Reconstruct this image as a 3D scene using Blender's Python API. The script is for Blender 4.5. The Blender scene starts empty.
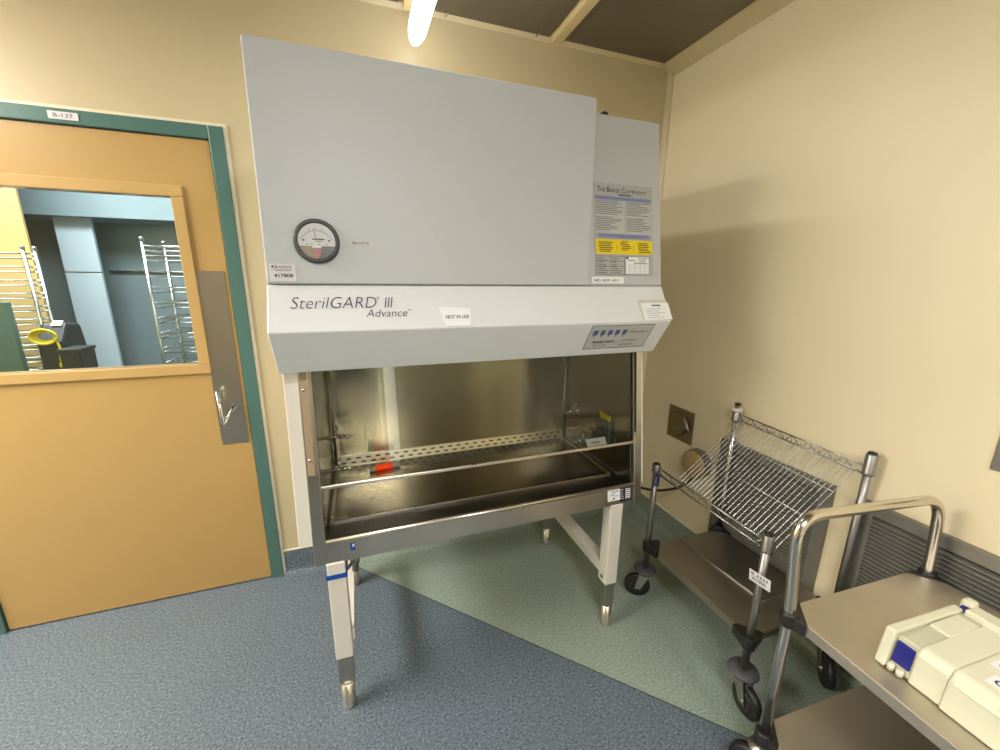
import bpy, bmesh, math, random
from mathutils import Vector, Matrix
random.seed(7)
scn = bpy.context.scene
COL = scn.collection

# ------------------------------------------------------------------ materials
def lin(v):
    v /= 255.0
    return v / 12.92 if v <= 0.04045 else ((v + 0.055) / 1.055) ** 2.4
def rgb(r, g, b): return (lin(r), lin(g), lin(b), 1.0)

def new_mat(name):
    m = bpy.data.materials.new(name); m.use_nodes = True
    nt = m.node_tree
    return m, nt, nt.nodes['Principled BSDF']

def N(nt, t, **kw):
    n = nt.nodes.new(t)
    for k, v in kw.items(): setattr(n, k, v)
    return n

def paint(name, col, rough=0.5, bump=0.0, bscale=120, var=0.06, vscale=3.0, spec=0.5, metallic=0.0):
    m, nt, b = new_mat(name)
    b.inputs['Roughness'].default_value = rough
    b.inputs['Metallic'].default_value = metallic
    b.inputs['Specular IOR Level'].default_value = spec
    tc = N(nt, 'ShaderNodeTexCoord')
    no = N(nt, 'ShaderNodeTexNoise'); no.inputs['Scale'].default_value = vscale; no.inputs['Detail'].default_value = 3
    nt.links.new(tc.outputs['Object'], no.inputs['Vector'])
    mx = N(nt, 'ShaderNodeMix', data_type='RGBA')
    c = col
    mx.inputs['A'].default_value = (c[0]*(1-var), c[1]*(1-var), c[2]*(1-var), 1)
    mx.inputs['B'].default_value = (min(1, c[0]*(1+var)), min(1, c[1]*(1+var)), min(1, c[2]*(1+var)), 1)
    nt.links.new(no.outputs['Fac'], mx.inputs['Factor'])
    nt.links.new(mx.outputs['Result'], b.inputs['Base Color'])
    if bump:
        n2 = N(nt, 'ShaderNodeTexNoise'); n2.inputs['Scale'].default_value = bscale; n2.inputs['Detail'].default_value = 2
        nt.links.new(tc.outputs['Object'], n2.inputs['Vector'])
        bp = N(nt, 'ShaderNodeBump'); bp.inputs['Strength'].default_value = bump; bp.inputs['Distance'].default_value = 0.002
        nt.links.new(n2.outputs['Fac'], bp.inputs['Height'])
        nt.links.new(bp.outputs['Normal'], b.inputs['Normal'])
    return m

def steel(name, col=(0.56, 0.53, 0.48), rough=0.3, grain=(4, 4, 400), strength=0.25, aniso=0.0, tangent=None, blot=0.12, jitter=0.08):
    """brushed stainless: grain is the noise scale on x, y, z"""
    m, nt, b = new_mat(name)
    b.inputs['Metallic'].default_value = 1.0
    tc = N(nt, 'ShaderNodeTexCoord')
    mp = N(nt, 'ShaderNodeMapping'); mp.inputs['Scale'].default_value = grain
    nt.links.new(tc.outputs['Object'], mp.inputs['Vector'])
    no = N(nt, 'ShaderNodeTexNoise'); no.inputs['Scale'].default_value = 1.0; no.inputs['Detail'].default_value = 3
    nt.links.new(mp.outputs['Vector'], no.inputs['Vector'])
    big = N(nt, 'ShaderNodeTexNoise'); big.inputs['Scale'].default_value = 5.0; big.inputs['Detail'].default_value = 4
    nt.links.new(tc.outputs['Object'], big.inputs['Vector'])
    mr = N(nt, 'ShaderNodeMapRange')
    mr.inputs['To Min'].default_value = max(0.03, rough - jitter); mr.inputs['To Max'].default_value = rough + jitter
    nt.links.new(big.outputs['Fac'], mr.inputs['Value'])
    nt.links.new(mr.outputs['Result'], b.inputs['Roughness'])
    mx = N(nt, 'ShaderNodeMix', data_type='RGBA')
    mx.inputs['A'].default_value = (col[0]*(1-blot), col[1]*(1-blot), col[2]*(1-blot), 1)
    mx.inputs['B'].default_value = (col[0]*(1+blot), col[1]*(1+blot), col[2]*(1+blot), 1)
    nt.links.new(big.outputs['Fac'], mx.inputs['Factor'])
    nt.links.new(mx.outputs['Result'], b.inputs['Base Color'])
    if strength:
        bp = N(nt, 'ShaderNodeBump'); bp.inputs['Strength'].default_value = strength; bp.inputs['Distance'].default_value = 0.0006
        nt.links.new(no.outputs['Fac'], bp.inputs['Height']); nt.links.new(bp.outputs['Normal'], b.inputs['Normal'])
    if tangent:
        b.inputs['Anisotropic'].default_value = aniso
        cx = N(nt, 'ShaderNodeCombineXYZ')
        for i in range(3): cx.inputs[i].default_value = tangent[i]
        nt.links.new(cx.outputs[0], b.inputs['Tangent'])
    return m

def brushed(name, col, rough, spread):
    """sheet brushed sideways: every point of the surface tilts a little up or down, so mirrored lights smear into tall streaks"""
    m, nt, b = new_mat(name)
    b.inputs['Metallic'].default_value = 1.0; b.inputs['Roughness'].default_value = rough; b.inputs['Base Color'].default_value = (*col, 1)
    ge = N(nt, 'ShaderNodeNewGeometry'); tot = None
    for k in range(3):
        vm = N(nt, 'ShaderNodeVectorMath', operation='ADD'); vm.inputs[1].default_value = (k*7.1, k*3.3, k*1.7); nt.links.new(ge.outputs['Position'], vm.inputs[0])
        wn = N(nt, 'ShaderNodeTexWhiteNoise'); wn.noise_dimensions = '3D'; nt.links.new(vm.outputs[0], wn.inputs['Vector'])
        if tot is None: tot = wn.outputs['Value']
        else:
            ad = N(nt, 'ShaderNodeMath', operation='ADD'); nt.links.new(tot, ad.inputs[0]); nt.links.new(wn.outputs['Value'], ad.inputs[1]); tot = ad.outputs[0]
    sc = N(nt, 'ShaderNodeMath', operation='MULTIPLY_ADD'); sc.inputs[1].default_value = spread; sc.inputs[2].default_value = -1.5*spread; nt.links.new(tot, sc.inputs[0])
    cx = N(nt, 'ShaderNodeCombineXYZ'); nt.links.new(sc.outputs[0], cx.inputs[2])
    av = N(nt, 'ShaderNodeVectorMath', operation='ADD'); nt.links.new(ge.outputs['Normal'], av.inputs[0]); nt.links.new(cx.outputs[0], av.inputs[1])
    nm = N(nt, 'ShaderNodeVectorMath', operation='NORMALIZE'); nt.links.new(av.outputs[0], nm.inputs[0]); nt.links.new(nm.outputs[0], b.inputs['Normal'])
    return m

def glow(name, col, strength):
    m, nt, b = new_mat(name)
    b.inputs['Base Color'].default_value = col
    b.inputs['Emission Color'].default_value = col
    b.inputs['Emission Strength'].default_value = strength
    b.inputs['Roughness'].default_value = 0.4
    return m

def glass(name, tint=(0.93, 0.95, 0.92, 1), ior=1.45, rough=0.0):
    m = bpy.data.materials.new(name); m.use_nodes = True; nt = m.node_tree; nt.nodes.clear()
    out = N(nt, 'ShaderNodeOutputMaterial'); mix = N(nt, 'ShaderNodeMixShader')
    tr = N(nt, 'ShaderNodeBsdfTransparent'); tr.inputs['Color'].default_value = tint
    gl = N(nt, 'ShaderNodeBsdfGlossy'); gl.inputs['Roughness'].default_value = rough
    fr = N(nt, 'ShaderNodeFresnel'); fr.inputs['IOR'].default_value = ior
    nt.links.new(fr.outputs[0], mix.inputs['Fac']); nt.links.new(tr.outputs[0], mix.inputs[1]); nt.links.new(gl.outputs[0], mix.inputs[2])
    nt.links.new(mix.outputs[0], out.inputs['Surface'])
    return m

def vinyl(name):
    """speckled sheet vinyl, grey-blue on one side of a welded seam and green on the other"""
    m, nt, b = new_mat(name)
    tc = N(nt, 'ShaderNodeTexCoord')
    sp = N(nt, 'ShaderNodeSeparateXYZ'); nt.links.new(tc.outputs['Object'], sp.inputs[0])
    def mth(op, a, c):
        n = N(nt, 'ShaderNodeMath', operation=op)
        for i, v in enumerate((a, c)):
            if isinstance(v, (int, float)): n.inputs[i].default_value = v
            elif v is not None: nt.links.new(v, n.inputs[i])
        return n.outputs[0]
    d = mth('SUBTRACT', mth('ADD', mth('MULTIPLY', sp.outputs[0], 0.7218), mth('MULTIPLY', sp.outputs[1], 0.6919)), 0.2241)
    green = mth('GREATER_THAN', d, 0.0)
    seam = mth('LESS_THAN', mth('ABSOLUTE', d, None), 0.0022)
    def speck(c_lo, c_mid, c_hi):
        no = N(nt, 'ShaderNodeTexNoise'); no.inputs['Scale'].default_value = 120; no.inputs['Detail'].default_value = 2; no.inputs['Roughness'].default_value = 0.6
        nt.links.new(tc.outputs['Object'], no.inputs['Vector'])
        r = N(nt, 'ShaderNodeValToRGB'); e = r.color_ramp.elements
        e[0].position = 0.36; e[0].color = c_lo; e[1].position = 0.64; e[1].color = c_hi
        x = e.new(0.45); x.color = c_mid; y = e.new(0.56); y.color = c_mid
        nt.links.new(no.outputs['Fac'], r.inputs[0]); return r.outputs[0]
    blue_c = speck(rgb(62, 73, 84), rgb(99, 111, 121), rgb(128, 138, 145))
    green_c = speck(rgb(122, 138, 124), rgb(147, 160, 147), rgb(168, 178, 166))
    mx = N(nt, 'ShaderNodeMix', data_type='RGBA')
    nt.links.new(green, mx.inputs['Factor']); nt.links.new(blue_c, mx.inputs['A']); nt.links.new(green_c, mx.inputs['B'])
    big = N(nt, 'ShaderNodeTexNoise'); big.inputs['Scale'].default_value = 2.5; big.inputs['Detail'].default_value = 4
    nt.links.new(tc.outputs['Object'], big.inputs['Vector'])
    mr = N(nt, 'ShaderNodeMapRange'); mr.inputs['To Min'].default_value = 0.88; mr.inputs['To Max'].default_value = 1.1
    nt.links.new(big.outputs['Fac'], mr.inputs['Value'])
    ml = N(nt, 'ShaderNodeMix', data_type='RGBA', blend_type='MULTIPLY'); ml.inputs['Factor'].default_value = 1
    nt.links.new(mx.outputs['Result'], ml.inputs['A']); nt.links.new(mr.outputs['Result'], ml.inputs['B'])
    m2 = N(nt, 'ShaderNodeMix', data_type='RGBA'); nt.links.new(seam, m2.inputs['Factor'])
    nt.links.new(ml.outputs['Result'], m2.inputs['A']); m2.inputs['B'].default_value = rgb(48, 56, 62)
    nt.links.new(m2.outputs['Result'], b.inputs['Base Color'])
    b.inputs['Roughness'].default_value = 0.42
    return m

def perf(name, col, hole, scale):
    """metal sheet with rows of small round holes"""
    m, nt, b = new_mat(name)
    b.inputs['Metallic'].default_value = 1.0; b.inputs['Roughness'].default_value = 0.38
    tc = N(nt, 'ShaderNodeTexCoord'); vm = N(nt, 'ShaderNodeVectorMath', operation='SCALE'); vm.inputs['Scale'].default_value = scale
    nt.links.new(tc.outputs['Object'], vm.inputs[0])
    fr = N(nt, 'ShaderNodeVectorMath', operation='FRACTION'); nt.links.new(vm.outputs[0], fr.inputs[0])
    sb = N(nt, 'ShaderNodeVectorMath', operation='SUBTRACT'); sb.inputs[1].default_value = (0.5, 0.5, 0.5); nt.links.new(fr.outputs[0], sb.inputs[0])
    mu = N(nt, 'ShaderNodeVectorMath', operation='MULTIPLY'); mu.inputs[1].default_value = (1, 1, 0); nt.links.new(sb.outputs[0], mu.inputs[0])
    ln = N(nt, 'ShaderNodeVectorMath', operation='LENGTH'); nt.links.new(mu.outputs[0], ln.inputs[0])
    lt = N(nt, 'ShaderNodeMath', operation='LESS_THAN'); lt.inputs[1].default_value = hole; nt.links.new(ln.outputs['Value'], lt.inputs[0])
    mx = N(nt, 'ShaderNodeMix', data_type='RGBA'); nt.links.new(lt.outputs[0], mx.inputs['Factor'])
    mx.inputs['A'].default_value = col; mx.inputs['B'].default_value = (0.01, 0.01, 0.01, 1)
    nt.links.new(mx.outputs['Result'], b.inputs['Base Color'])
    return m

M = {}
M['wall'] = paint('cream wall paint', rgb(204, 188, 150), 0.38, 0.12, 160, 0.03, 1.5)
M['wall_lit'] = paint('cream wall paint lit', rgb(238, 224, 190), 0.38, 0.12, 160, 0.03, 1.5)  # same wall paint made lighter, standing in for stronger light
M['caulk'] = paint('cream caulk', rgb(232, 222, 196), 0.5)
M['floor'] = vinyl('speckled sheet vinyl')
M['door'] = paint('ochre door paint', rgb(184, 150, 92), 0.3, 0.05, 200, 0.03)
M['bead'] = paint('ochre glazing bead paint', rgb(190, 156, 98), 0.32)
M['teal'] = paint('teal frame enamel', rgb(80, 114, 106), 0.3)
M['white'] = paint('white hood enamel', rgb(192, 195, 197), 0.42, 0.25, 500, 0.015)
M['white_lit'] = paint('white hood enamel lit', rgb(222, 225, 226), 0.42, 0.25, 500, 0.015)  # hood enamel made whiter, standing in for light on the tilted console
M['white2'] = paint('white stand enamel', rgb(226, 220, 208), 0.4, 0.1, 400, 0.02)
M['steel'] = steel('brushed stainless sheet', rough=0.3, grain=(4, 4, 420))
M['steel_v'] = steel('brushed stainless vertical', col=(0.5, 0.46, 0.39), rough=0.3, grain=(420, 420, 4), strength=0.0, blot=0.05, jitter=0.03)
M['liner'] = brushed('hood liner stainless', (0.40, 0.365, 0.29), 0.12, 0.26)
M['liner_s'] = steel('hood side liner stainless', col=(0.46, 0.43, 0.37), rough=0.2, grain=(3, 3, 500), strength=0.1)
M['tray'] = steel('work tray stainless', col=(0.40, 0.36, 0.30), rough=0.22, grain=(5, 300, 5), strength=0.12)
M['trim_b'] = steel('bright trim stainless', col=(0.74, 0.68, 0.58), rough=0.3, grain=(5, 5, 200), strength=0.1)
M['dullsteel'] = steel('worn shelf stainless', col=(0.62, 0.57, 0.49), rough=0.5, grain=(6, 60, 6), strength=0.1, blot=0.16)
M['cartsteel'] = steel('grey shelf stainless', col=(0.40, 0.37, 0.32), rough=0.42, grain=(60, 6, 6), strength=0.1, blot=0.2)
M['tube'] = steel('polished stainless tube', col=(0.66, 0.62, 0.55), rough=0.2, grain=(20, 20, 20), strength=0.03)
M['chrome'] = steel('chrome plate', col=(0.58, 0.58, 0.56), rough=0.16, grain=(20, 20, 20), strength=0.0, blot=0.03)
M['wire'] = steel('dull chrome wire', col=(0.44, 0.44, 0.42), rough=0.28, grain=(20, 20, 20), strength=0.0, blot=0.03)
M['post'] = steel('galvanised post', col=(0.36, 0.355, 0.34), rough=0.4, grain=(200, 200, 60), strength=0.25, blot=0.25)
M['zinc'] = steel('dull zinc', col=(0.42, 0.40, 0.35), rough=0.4, grain=(40, 40, 40), strength=0.05)
M['vent'] = paint('louvre grey enamel', rgb(128, 126, 118), 0.4, metallic=0.35)
M['ceil'] = steel('ceiling tile metal', col=(0.26, 0.24, 0.20), rough=0.55, grain=(40, 40, 40), strength=0.1, blot=0.1)
M['plate'] = steel('receptacle plate bronze steel', col=(0.36, 0.31, 0.21), rough=0.4, grain=(30, 4, 60), strength=0.1)
M['grille'] = perf('perforated grille', (0.07, 0.065, 0.055, 1), 0.3, 110)
M['tubemetal'] = paint('pale tube metal', rgb(214, 212, 206), 0.35)
M['dark'] = paint('dark void', (0.008, 0.008, 0.008, 1), 0.6)
M['black'] = paint('black rubber', (0.012, 0.012, 0.012, 1), 0.45)
M['blackplastic'] = paint('black plastic bumper', (0.018, 0.017, 0.016, 1), 0.35)
M['hub'] = paint('dark hub', rgb(34, 34, 34), 0.5)
M['greydisc'] = paint('grey rubber bumper', rgb(78, 80, 82), 0.55)
M['tan'] = paint('tan rail plastic', rgb(172, 150, 118), 0.45)
M['glass'] = glass('clear glass')
M['gglass'] = glass('gauge glass', (1, 1, 1, 1), 1.25)
M['sash'] = glass('sash glass', (0.90, 0.91, 0.86, 1), 1.33)
M['paper'] = paint('white paper', rgb(238, 240, 242), 0.7)
M['pinkpaper'] = paint('white vinyl sticker', rgb(224, 220, 222), 0.5)
M['card'] = paint('cream card', rgb(206, 205, 196), 0.6)
M['film'] = paint('pale card sleeve', rgb(206, 204, 196), 0.3)
M['label'] = paint('silver placard', rgb(176, 178, 176), 0.4)
M['label2'] = paint('pale silver inset', rgb(190, 192, 190), 0.4)
M['membrane'] = paint('grey membrane panel', rgb(192, 192, 188), 0.4)
M['ink'] = paint('dark ink', rgb(38, 36, 44), 0.6)
M['greyink'] = paint('grey ink', rgb(104, 104, 106), 0.6)
M['inknavy'] = paint('navy ink', rgb(46, 44, 84), 0.5)
M['inkred'] = paint('red ink', rgb(176, 40, 50), 0.5)
M['bluebar'] = paint('lilac blue print', rgb(140, 146, 190), 0.5)
M['bluebtn'] = paint('blue key print', rgb(84, 100, 150), 0.5)
M['yellow'] = paint('yellow caution print', rgb(240, 212, 20), 0.45)
M['yellow_cord'] = paint('yellow cord', rgb(226, 206, 30), 0.45)
M['orange'] = paint('orange sticker', rgb(255, 76, 20), 0.5)
M['orange'].node_tree.nodes['Principled BSDF'].inputs['Emission Color'].default_value = rgb(255, 70, 16)
M['orange'].node_tree.nodes['Principled BSDF'].inputs['Emission Strength'].default_value = 0.35   # slight glow put into the sticker's orange
M['blue'] = paint('blue strap', rgb(14, 74, 168), 0.4)
M['bluelogo'] = paint('blue logo print', rgb(20, 60, 150), 0.4)
M['navy'] = paint('navy panel', rgb(16, 20, 46), 0.5)
M['bluepatch'] = paint('deep blue plastic', rgb(26, 30, 128), 0.45)
M['navytag'] = paint('navy tag plastic', rgb(30, 58, 104), 0.4)
M['dial'] = paint('white dial', rgb(226, 228, 226), 0.4)
M['bezel'] = paint('dark grey bezel', rgb(70, 70, 70), 0.35)
M['dialtan'] = paint('dial lower tan', rgb(170, 158, 132), 0.4)
M['dialgrey'] = paint('dial lower grey', rgb(126, 126, 122), 0.3)
M['pink'] = paint('pink tab', rgb(214, 150, 148), 0.4)
M['ivory'] = paint('ivory plastic case', rgb(222, 220, 196), 0.4, 0.15, 300, 0.02)
M['ivory2'] = paint('ivory plastic recess', rgb(198, 196, 172), 0.45)
M['barcream'] = paint('cream ceiling bar', rgb(208, 188, 140), 0.25)
M['lens'] = glow('lit diffuser', (0.97, 0.99, 1.0, 1), 3.2)
M['lens2'] = glow('lit panel', (1.0, 0.97, 0.92, 1), 4.0)
M['streak_glow'] = glow('streak glow pane', (1.0, 0.97, 0.91, 1), 2.8)  # emissive face of the strip added for the liner streak
M['lens3'] = glow('lit cool panel', (0.86, 0.95, 1.0, 1), 8.0)
M['mullsteel'] = paint('cool grey steel wall', rgb(138, 152, 158), 0.3, metallic=0.15)
M['coolwhite'] = paint('pale blue white panel', rgb(206, 220, 232), 0.35)
M['beamgrey'] = paint('cool grey beam paint', rgb(138, 154, 162), 0.4)
M['bin'] = paint('dark grey bin plastic', rgb(40, 44, 48), 0.4)
M['backyellow'] = paint('yellow wall paint', rgb(198, 164, 104), 0.45)
M['whiteplastic'] = paint('white plastic collar', rgb(226, 224, 214), 0.4)
M['hexgrey'] = paint('grey box enamel', rgb(112, 108, 96), 0.4)
M['tanbox'] = paint('tan box enamel', rgb(178, 150, 104), 0.45)
M['clear'] = paint('smoky cover', rgb(96, 94, 84), 0.25)

# ------------------------------------------------------------------ mesh helpers
class MB:
    def __init__(self): self.bm = bmesh.new(); self.mats = [None]; self.mi = 0
    def _new(self, faces):
        for f in faces: f.material_index = self.mi
    def use(self, mat):
        if mat not in self.mats: self.mats.append(mat)
        self.mi = self.mats.index(mat); return self
    def hexa(self, p):
        v = [self.bm.verts.new(q) for q in p]
        fs = [self.bm.faces.new([v[i] for i in q]) for q in ((0, 3, 2, 1), (4, 5, 6, 7), (0, 1, 5, 4), (1, 2, 6, 5), (2, 3, 7, 6), (3, 0, 4, 7))]
        self._new(fs); return self
    def box(self, x0, x1, y0, y1, z0, z1):
        return self.hexa([(x0, y0, z0), (x1, y0, z0), (x1, y1, z0), (x0, y1, z0), (x0, y0, z1), (x1, y0, z1), (x1, y1, z1), (x0, y1, z1)])
    def prism(self, pts, axis, a, b):
        """pts: 2-D profile (other two axes in xyz order) pushed along axis from a to b"""
        def P(u, w, t): return {'x': (t, u, w), 'y': (u, t, w), 'z': (u, w, t)}[axis]
        A = [self.bm.verts.new(P(u, w, a)) for u, w in pts]; B = [self.bm.verts.new(P(u, w, b)) for u, w in pts]
        n = len(pts); fs = [self.bm.faces.new(A), self.bm.faces.new(B[::-1])]
        for i in range(n): fs.append(self.bm.faces.new([A[i], B[i], B[(i+1) % n], A[(i+1) % n]]))
        self._new(fs); return self
    def tube(self, pts, r, seg=10, cap=True, radii=None):
        pts = [Vector(p) for p in pts]; rings = []; up = None
        for i, p in enumerate(pts):
            d = (pts[min(i+1, len(pts)-1)] - pts[max(i-1, 0)]).normalized()
            if up is None:
                a = Vector((0, 0, 1)) if abs(d.z) < 0.9 else Vector((1, 0, 0)); up = (a - d * a.dot(d)).normalized()
            else:
                up = (up - d * up.dot(d)).normalized()
            s = d.cross(up); rr = radii[i] if radii else r
            rings.append([self.bm.verts.new(p + (up * math.cos(t) + s * math.sin(t)) * rr) for t in [2 * math.pi * k / seg for k in range(seg)]])
        fs = []
        for a, b in zip(rings, rings[1:]):
            for k in range(seg):
                f = self.bm.faces.new([a[k], a[(k+1) % seg], b[(k+1) % seg], b[k]]); f.smooth = True; fs.append(f)
        if cap: fs += [self.bm.faces.new(rings[0][::-1]), self.bm.faces.new(rings[-1])]
        self._new(fs); return self
    def cyl(self, p0, p1, r, seg=20, r1=None):
        return self.tube([p0, p1], r, seg, True, [r, r if r1 is None else r1])
    def lathe(self, c, axis, prof, seg=28):
        """prof: (radius, distance along axis) from the centre c"""
        ax = Vector(axis).normalized(); a = Vector((0, 0, 1)) if abs(ax.z) < 0.9 else Vector((1, 0, 0))
        u = (a - ax * a.dot(ax)).normalized(); w = ax.cross(u); c = Vector(c); rings = []
        for r, h in prof:
            rings.append([self.bm.verts.new(c + ax * h + (u * math.cos(t) + w * math.sin(t)) * max(r, 1e-5)) for t in [2 * math.pi * k / seg for k in range(seg)]])
        fs = []
        for A, B in zip(rings, rings[1:]):
            for k in range(seg):
                f = self.bm.faces.new([A[k], A[(k+1) % seg], B[(k+1) % seg], B[k]]); f.smooth = True; fs.append(f)
        fs += [self.bm.faces.new(rings[0][::-1]), self.bm.faces.new(rings[-1])]
        self._new(fs); return self
    def quad(self, *p):
        f = self.bm.faces.new([self.bm.verts.new(q) for q in p]); self._new([f]); return self
    def slab(self, F, x0, x1, y0, y1, t, lift=0.0):
        """a thin plate on the frame F = (origin, right, up, normal)"""
        o, r, u, n = F
        b = [o + r*x + u*y + n*lift for x, y in ((x0, y0), (x1, y0), (x1, y1), (x0, y1))]
        return self.hexa([*b, *[q + n*t for q in b]])
    def poly(self, F, pts, t, lift=0.0):
        o, r, u, n = F
        A = [self.bm.verts.new(o + r*x + u*y + n*lift) for x, y in pts]; B = [self.bm.verts.new(o + r*x + u*y + n*(lift+t)) for x, y in pts]
        k = len(pts); fs = [self.bm.faces.new(A), self.bm.faces.new(B[::-1])]
        for i in range(k): fs.append(self.bm.faces.new([A[i], B[i], B[(i+1) % k], A[(i+1) % k]]))
        self._new(fs); return self
    def build(self, name, mat, parent=None, bevel=0.0, label=None, kind=None, seg=2):
        bmesh.ops.recalc_face_normals(self.bm, faces=self.bm.faces)
        me = bpy.data.meshes.new(name); self.bm.to_mesh(me); self.bm.free()
        self.mats[0] = mat
        for m in self.mats: me.materials.append(m)
        return link(name, me, parent, bevel, label, kind, seg)

def basis(o):
    m = o.matrix_basis.copy()
    return basis(o.parent) @ o.matrix_parent_inverse @ m if o.parent else m
def link(name, me, parent=None, bevel=0.0, label=None, kind=None, seg=2):
    o = bpy.data.objects.new(name, me); COL.objects.link(o)
    if parent is not None:
        o.parent = parent; o.matrix_parent_inverse = basis(parent).inverted()
    if bevel:
        b = o.modifiers.new('edge', 'BEVEL'); b.width = bevel; b.segments = seg; b.limit_method = 'ANGLE'; b.angle_limit = math.radians(40)
    if label: o['label'] = label
    if kind: o['kind'] = kind
    return o
def thing(name, loc, label, cat, group=None):
    o = bpy.data.objects.new(name, None); COL.objects.link(o); o.location = loc; o.empty_display_size = 0.1
    o['label'] = label; o['category'] = cat
    if group: o['group'] = group
    return o
def tag(o, label, cat, group=None):
    o['label'] = label; o['category'] = cat
    if group: o['group'] = group
    return o

def frame(o, r, u):
    r = Vector(r).normalized(); u = Vector(u).normalized()
    return (Vector(o), r, u, r.cross(u))

def text_mesh(items):
    """items: (string, frame, x0, y0, width, height, shear, weight); one mesh of flat letters lying on their frames"""
    bm = bmesh.new()
    for s, F, x0, y0, w, h, sh, wt in items:
        cu = bpy.data.curves.new('t', 'FONT'); cu.body = s; cu.shear = sh; cu.offset = wt; cu.fill_mode = 'FRONT'; cu.resolution_u = 3
        ob = bpy.data.objects.new('t', cu); COL.objects.link(ob)
        dg = bpy.context.evaluated_depsgraph_get(); dg.update()
        me = bpy.data.meshes.new_from_object(ob.evaluated_get(dg))
        COL.objects.unlink(ob); bpy.data.objects.remove(ob); bpy.data.curves.remove(cu)
        if len(me.vertices):
            xs = [v.co.x for v in me.vertices]; ys = [v.co.y for v in me.vertices]
            ax, bx, ay, by = min(xs), max(xs), min(ys), max(ys)
            sx = w / max(1e-6, bx-ax); sy = h / max(1e-6, by-ay)
            o, r, u, n = F
            vs = [bm.verts.new(o + r*(x0 + (v.co.x-ax)*sx) + u*(y0 + (v.co.y-ay)*sy) + n*0.0016) for v in me.vertices]
            for p in me.polygons:
                try: bm.faces.new([vs[i] for i in p.vertices])
                except ValueError: pass
        bpy.data.meshes.remove(me)
    return bm
def lettering(name, items, mat, parent, label=None):
    bm = text_mesh(items); me = bpy.data.meshes.new(name); bm.to_mesh(me); bm.free(); me.materials.append(mat)
    return link(name, me, parent, 0, label)

def struct(o): o['kind'] = 'structure'; return o

# ------------------------------------------------------------------ room shell
XR, ZC = 2.254, 2.76
XL, YF = -2.6, -6.2
mb = MB(); mb.box(XL, XR + .12, YF, 4.2, -0.08, 0.0); struct(mb.build('floor', M['floor']))
DX0, DX1, DZ = -1.172, 0.0, 2.18      # frame outer
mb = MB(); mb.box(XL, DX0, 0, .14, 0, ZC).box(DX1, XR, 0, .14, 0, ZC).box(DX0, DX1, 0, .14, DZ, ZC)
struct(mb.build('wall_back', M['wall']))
mb = MB(); mb.box(XR, XR + .12, YF, .14, 0, ZC); struct(mb.build('wall_right', M['wall_lit']))
mb = MB(); mb.box(XL - .12, XL, YF, .14, 0, ZC); struct(mb.build('wall_left', M['wall_lit']))
mb = MB(); mb.box(XL - .12, XR + .12, YF - .12, YF, 0, ZC); struct(mb.build('wall_front', M['wall_lit']))
mb = MB(); mb.cyl((XR - .006, -.006, .14), (XR - .006, -.006, 2.715), .022, 16)
struct(mb.build('trim_1', M['wall_lit']))
# cream soffit strip that slopes from the metal tiles to the right wall
mb = MB(); mb.prism([(XR, 2.70), (XR, 2.76), (2.19, 2.76)], 'y', YF, 0); struct(mb.build('trim_2', M['wall']))
mb = MB(); mb.prism([(0, 2.74), (0, 2.76), (-.02, 2.76)], 'x', XL, 2.2); struct(mb.build('trim_3', M['wall']))

# coved vinyl base along the walls
prof = [(0, 0), (0, .142), (-.006, .142), (-.006, .03), (-.010, .018), (-.018, .010), (-.03, .006), (-.05, .0008)]
mb = MB(); mb.prism(prof, 'x', .008, XR); mb.prism(prof, 'x', XL, DX0 - .01)
mb.use(M['caulk']); mb.box(.008, XR, -.008, 0, .142, .148); struct(mb.build('baseboard_back', M['floor']))
mb = MB(); mb.prism([(XR + a, b) for a, b in prof], 'y', YF, 0)
mb.use(M['caulk']); mb.box(XR - .008, XR, YF, 0, .142, .148); struct(mb.build('baseboard_right', M['floor']))

# ceiling: metal tiles between cream bars
mb = MB(); mb.box(XL, XR, YF, 0, ZC + .006, ZC + .08); ceiling = struct(mb.build('ceiling', M['barcream']))
for k, (xa, xb) in enumerate(((1.56, 2.188), (.90, 1.475), (.13, .74), (-.48, .07), (-1.1, -.54), (-1.72, -1.16), (-2.4, -1.78))):
    y = -.012
    while y > YF + .2:
        y2 = max(YF + .02, y - 1.16)
        mb = MB(); mb.box(xa, xb, y2, y, ZC - .004, ZC + .006)
        mb.box(xa + .02, xb - .02, y2 + .02, y - .02, ZC - .007, ZC - .004)
        if k == 1 and y > -.1:
            mb.use(M['chrome']); mb.box(.945, .953, -.05, -.015, ZC - .02, ZC - .006).box(1.40, 1.408, -.05, -.015, ZC - .016, ZC - .006)
        mb.build('ceiling_tile', M['ceil'], ceiling, .002)
        y = y2 - .05
mb = MB(); mb.prism([(1.482, ZC + .005), (1.492, ZC - .02), (1.545, ZC - .02), (1.555, ZC + .005)], 'y', YF + .02, -.004)
mb.build('ceiling_bar', M['barcream'], ceiling, .004)

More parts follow.
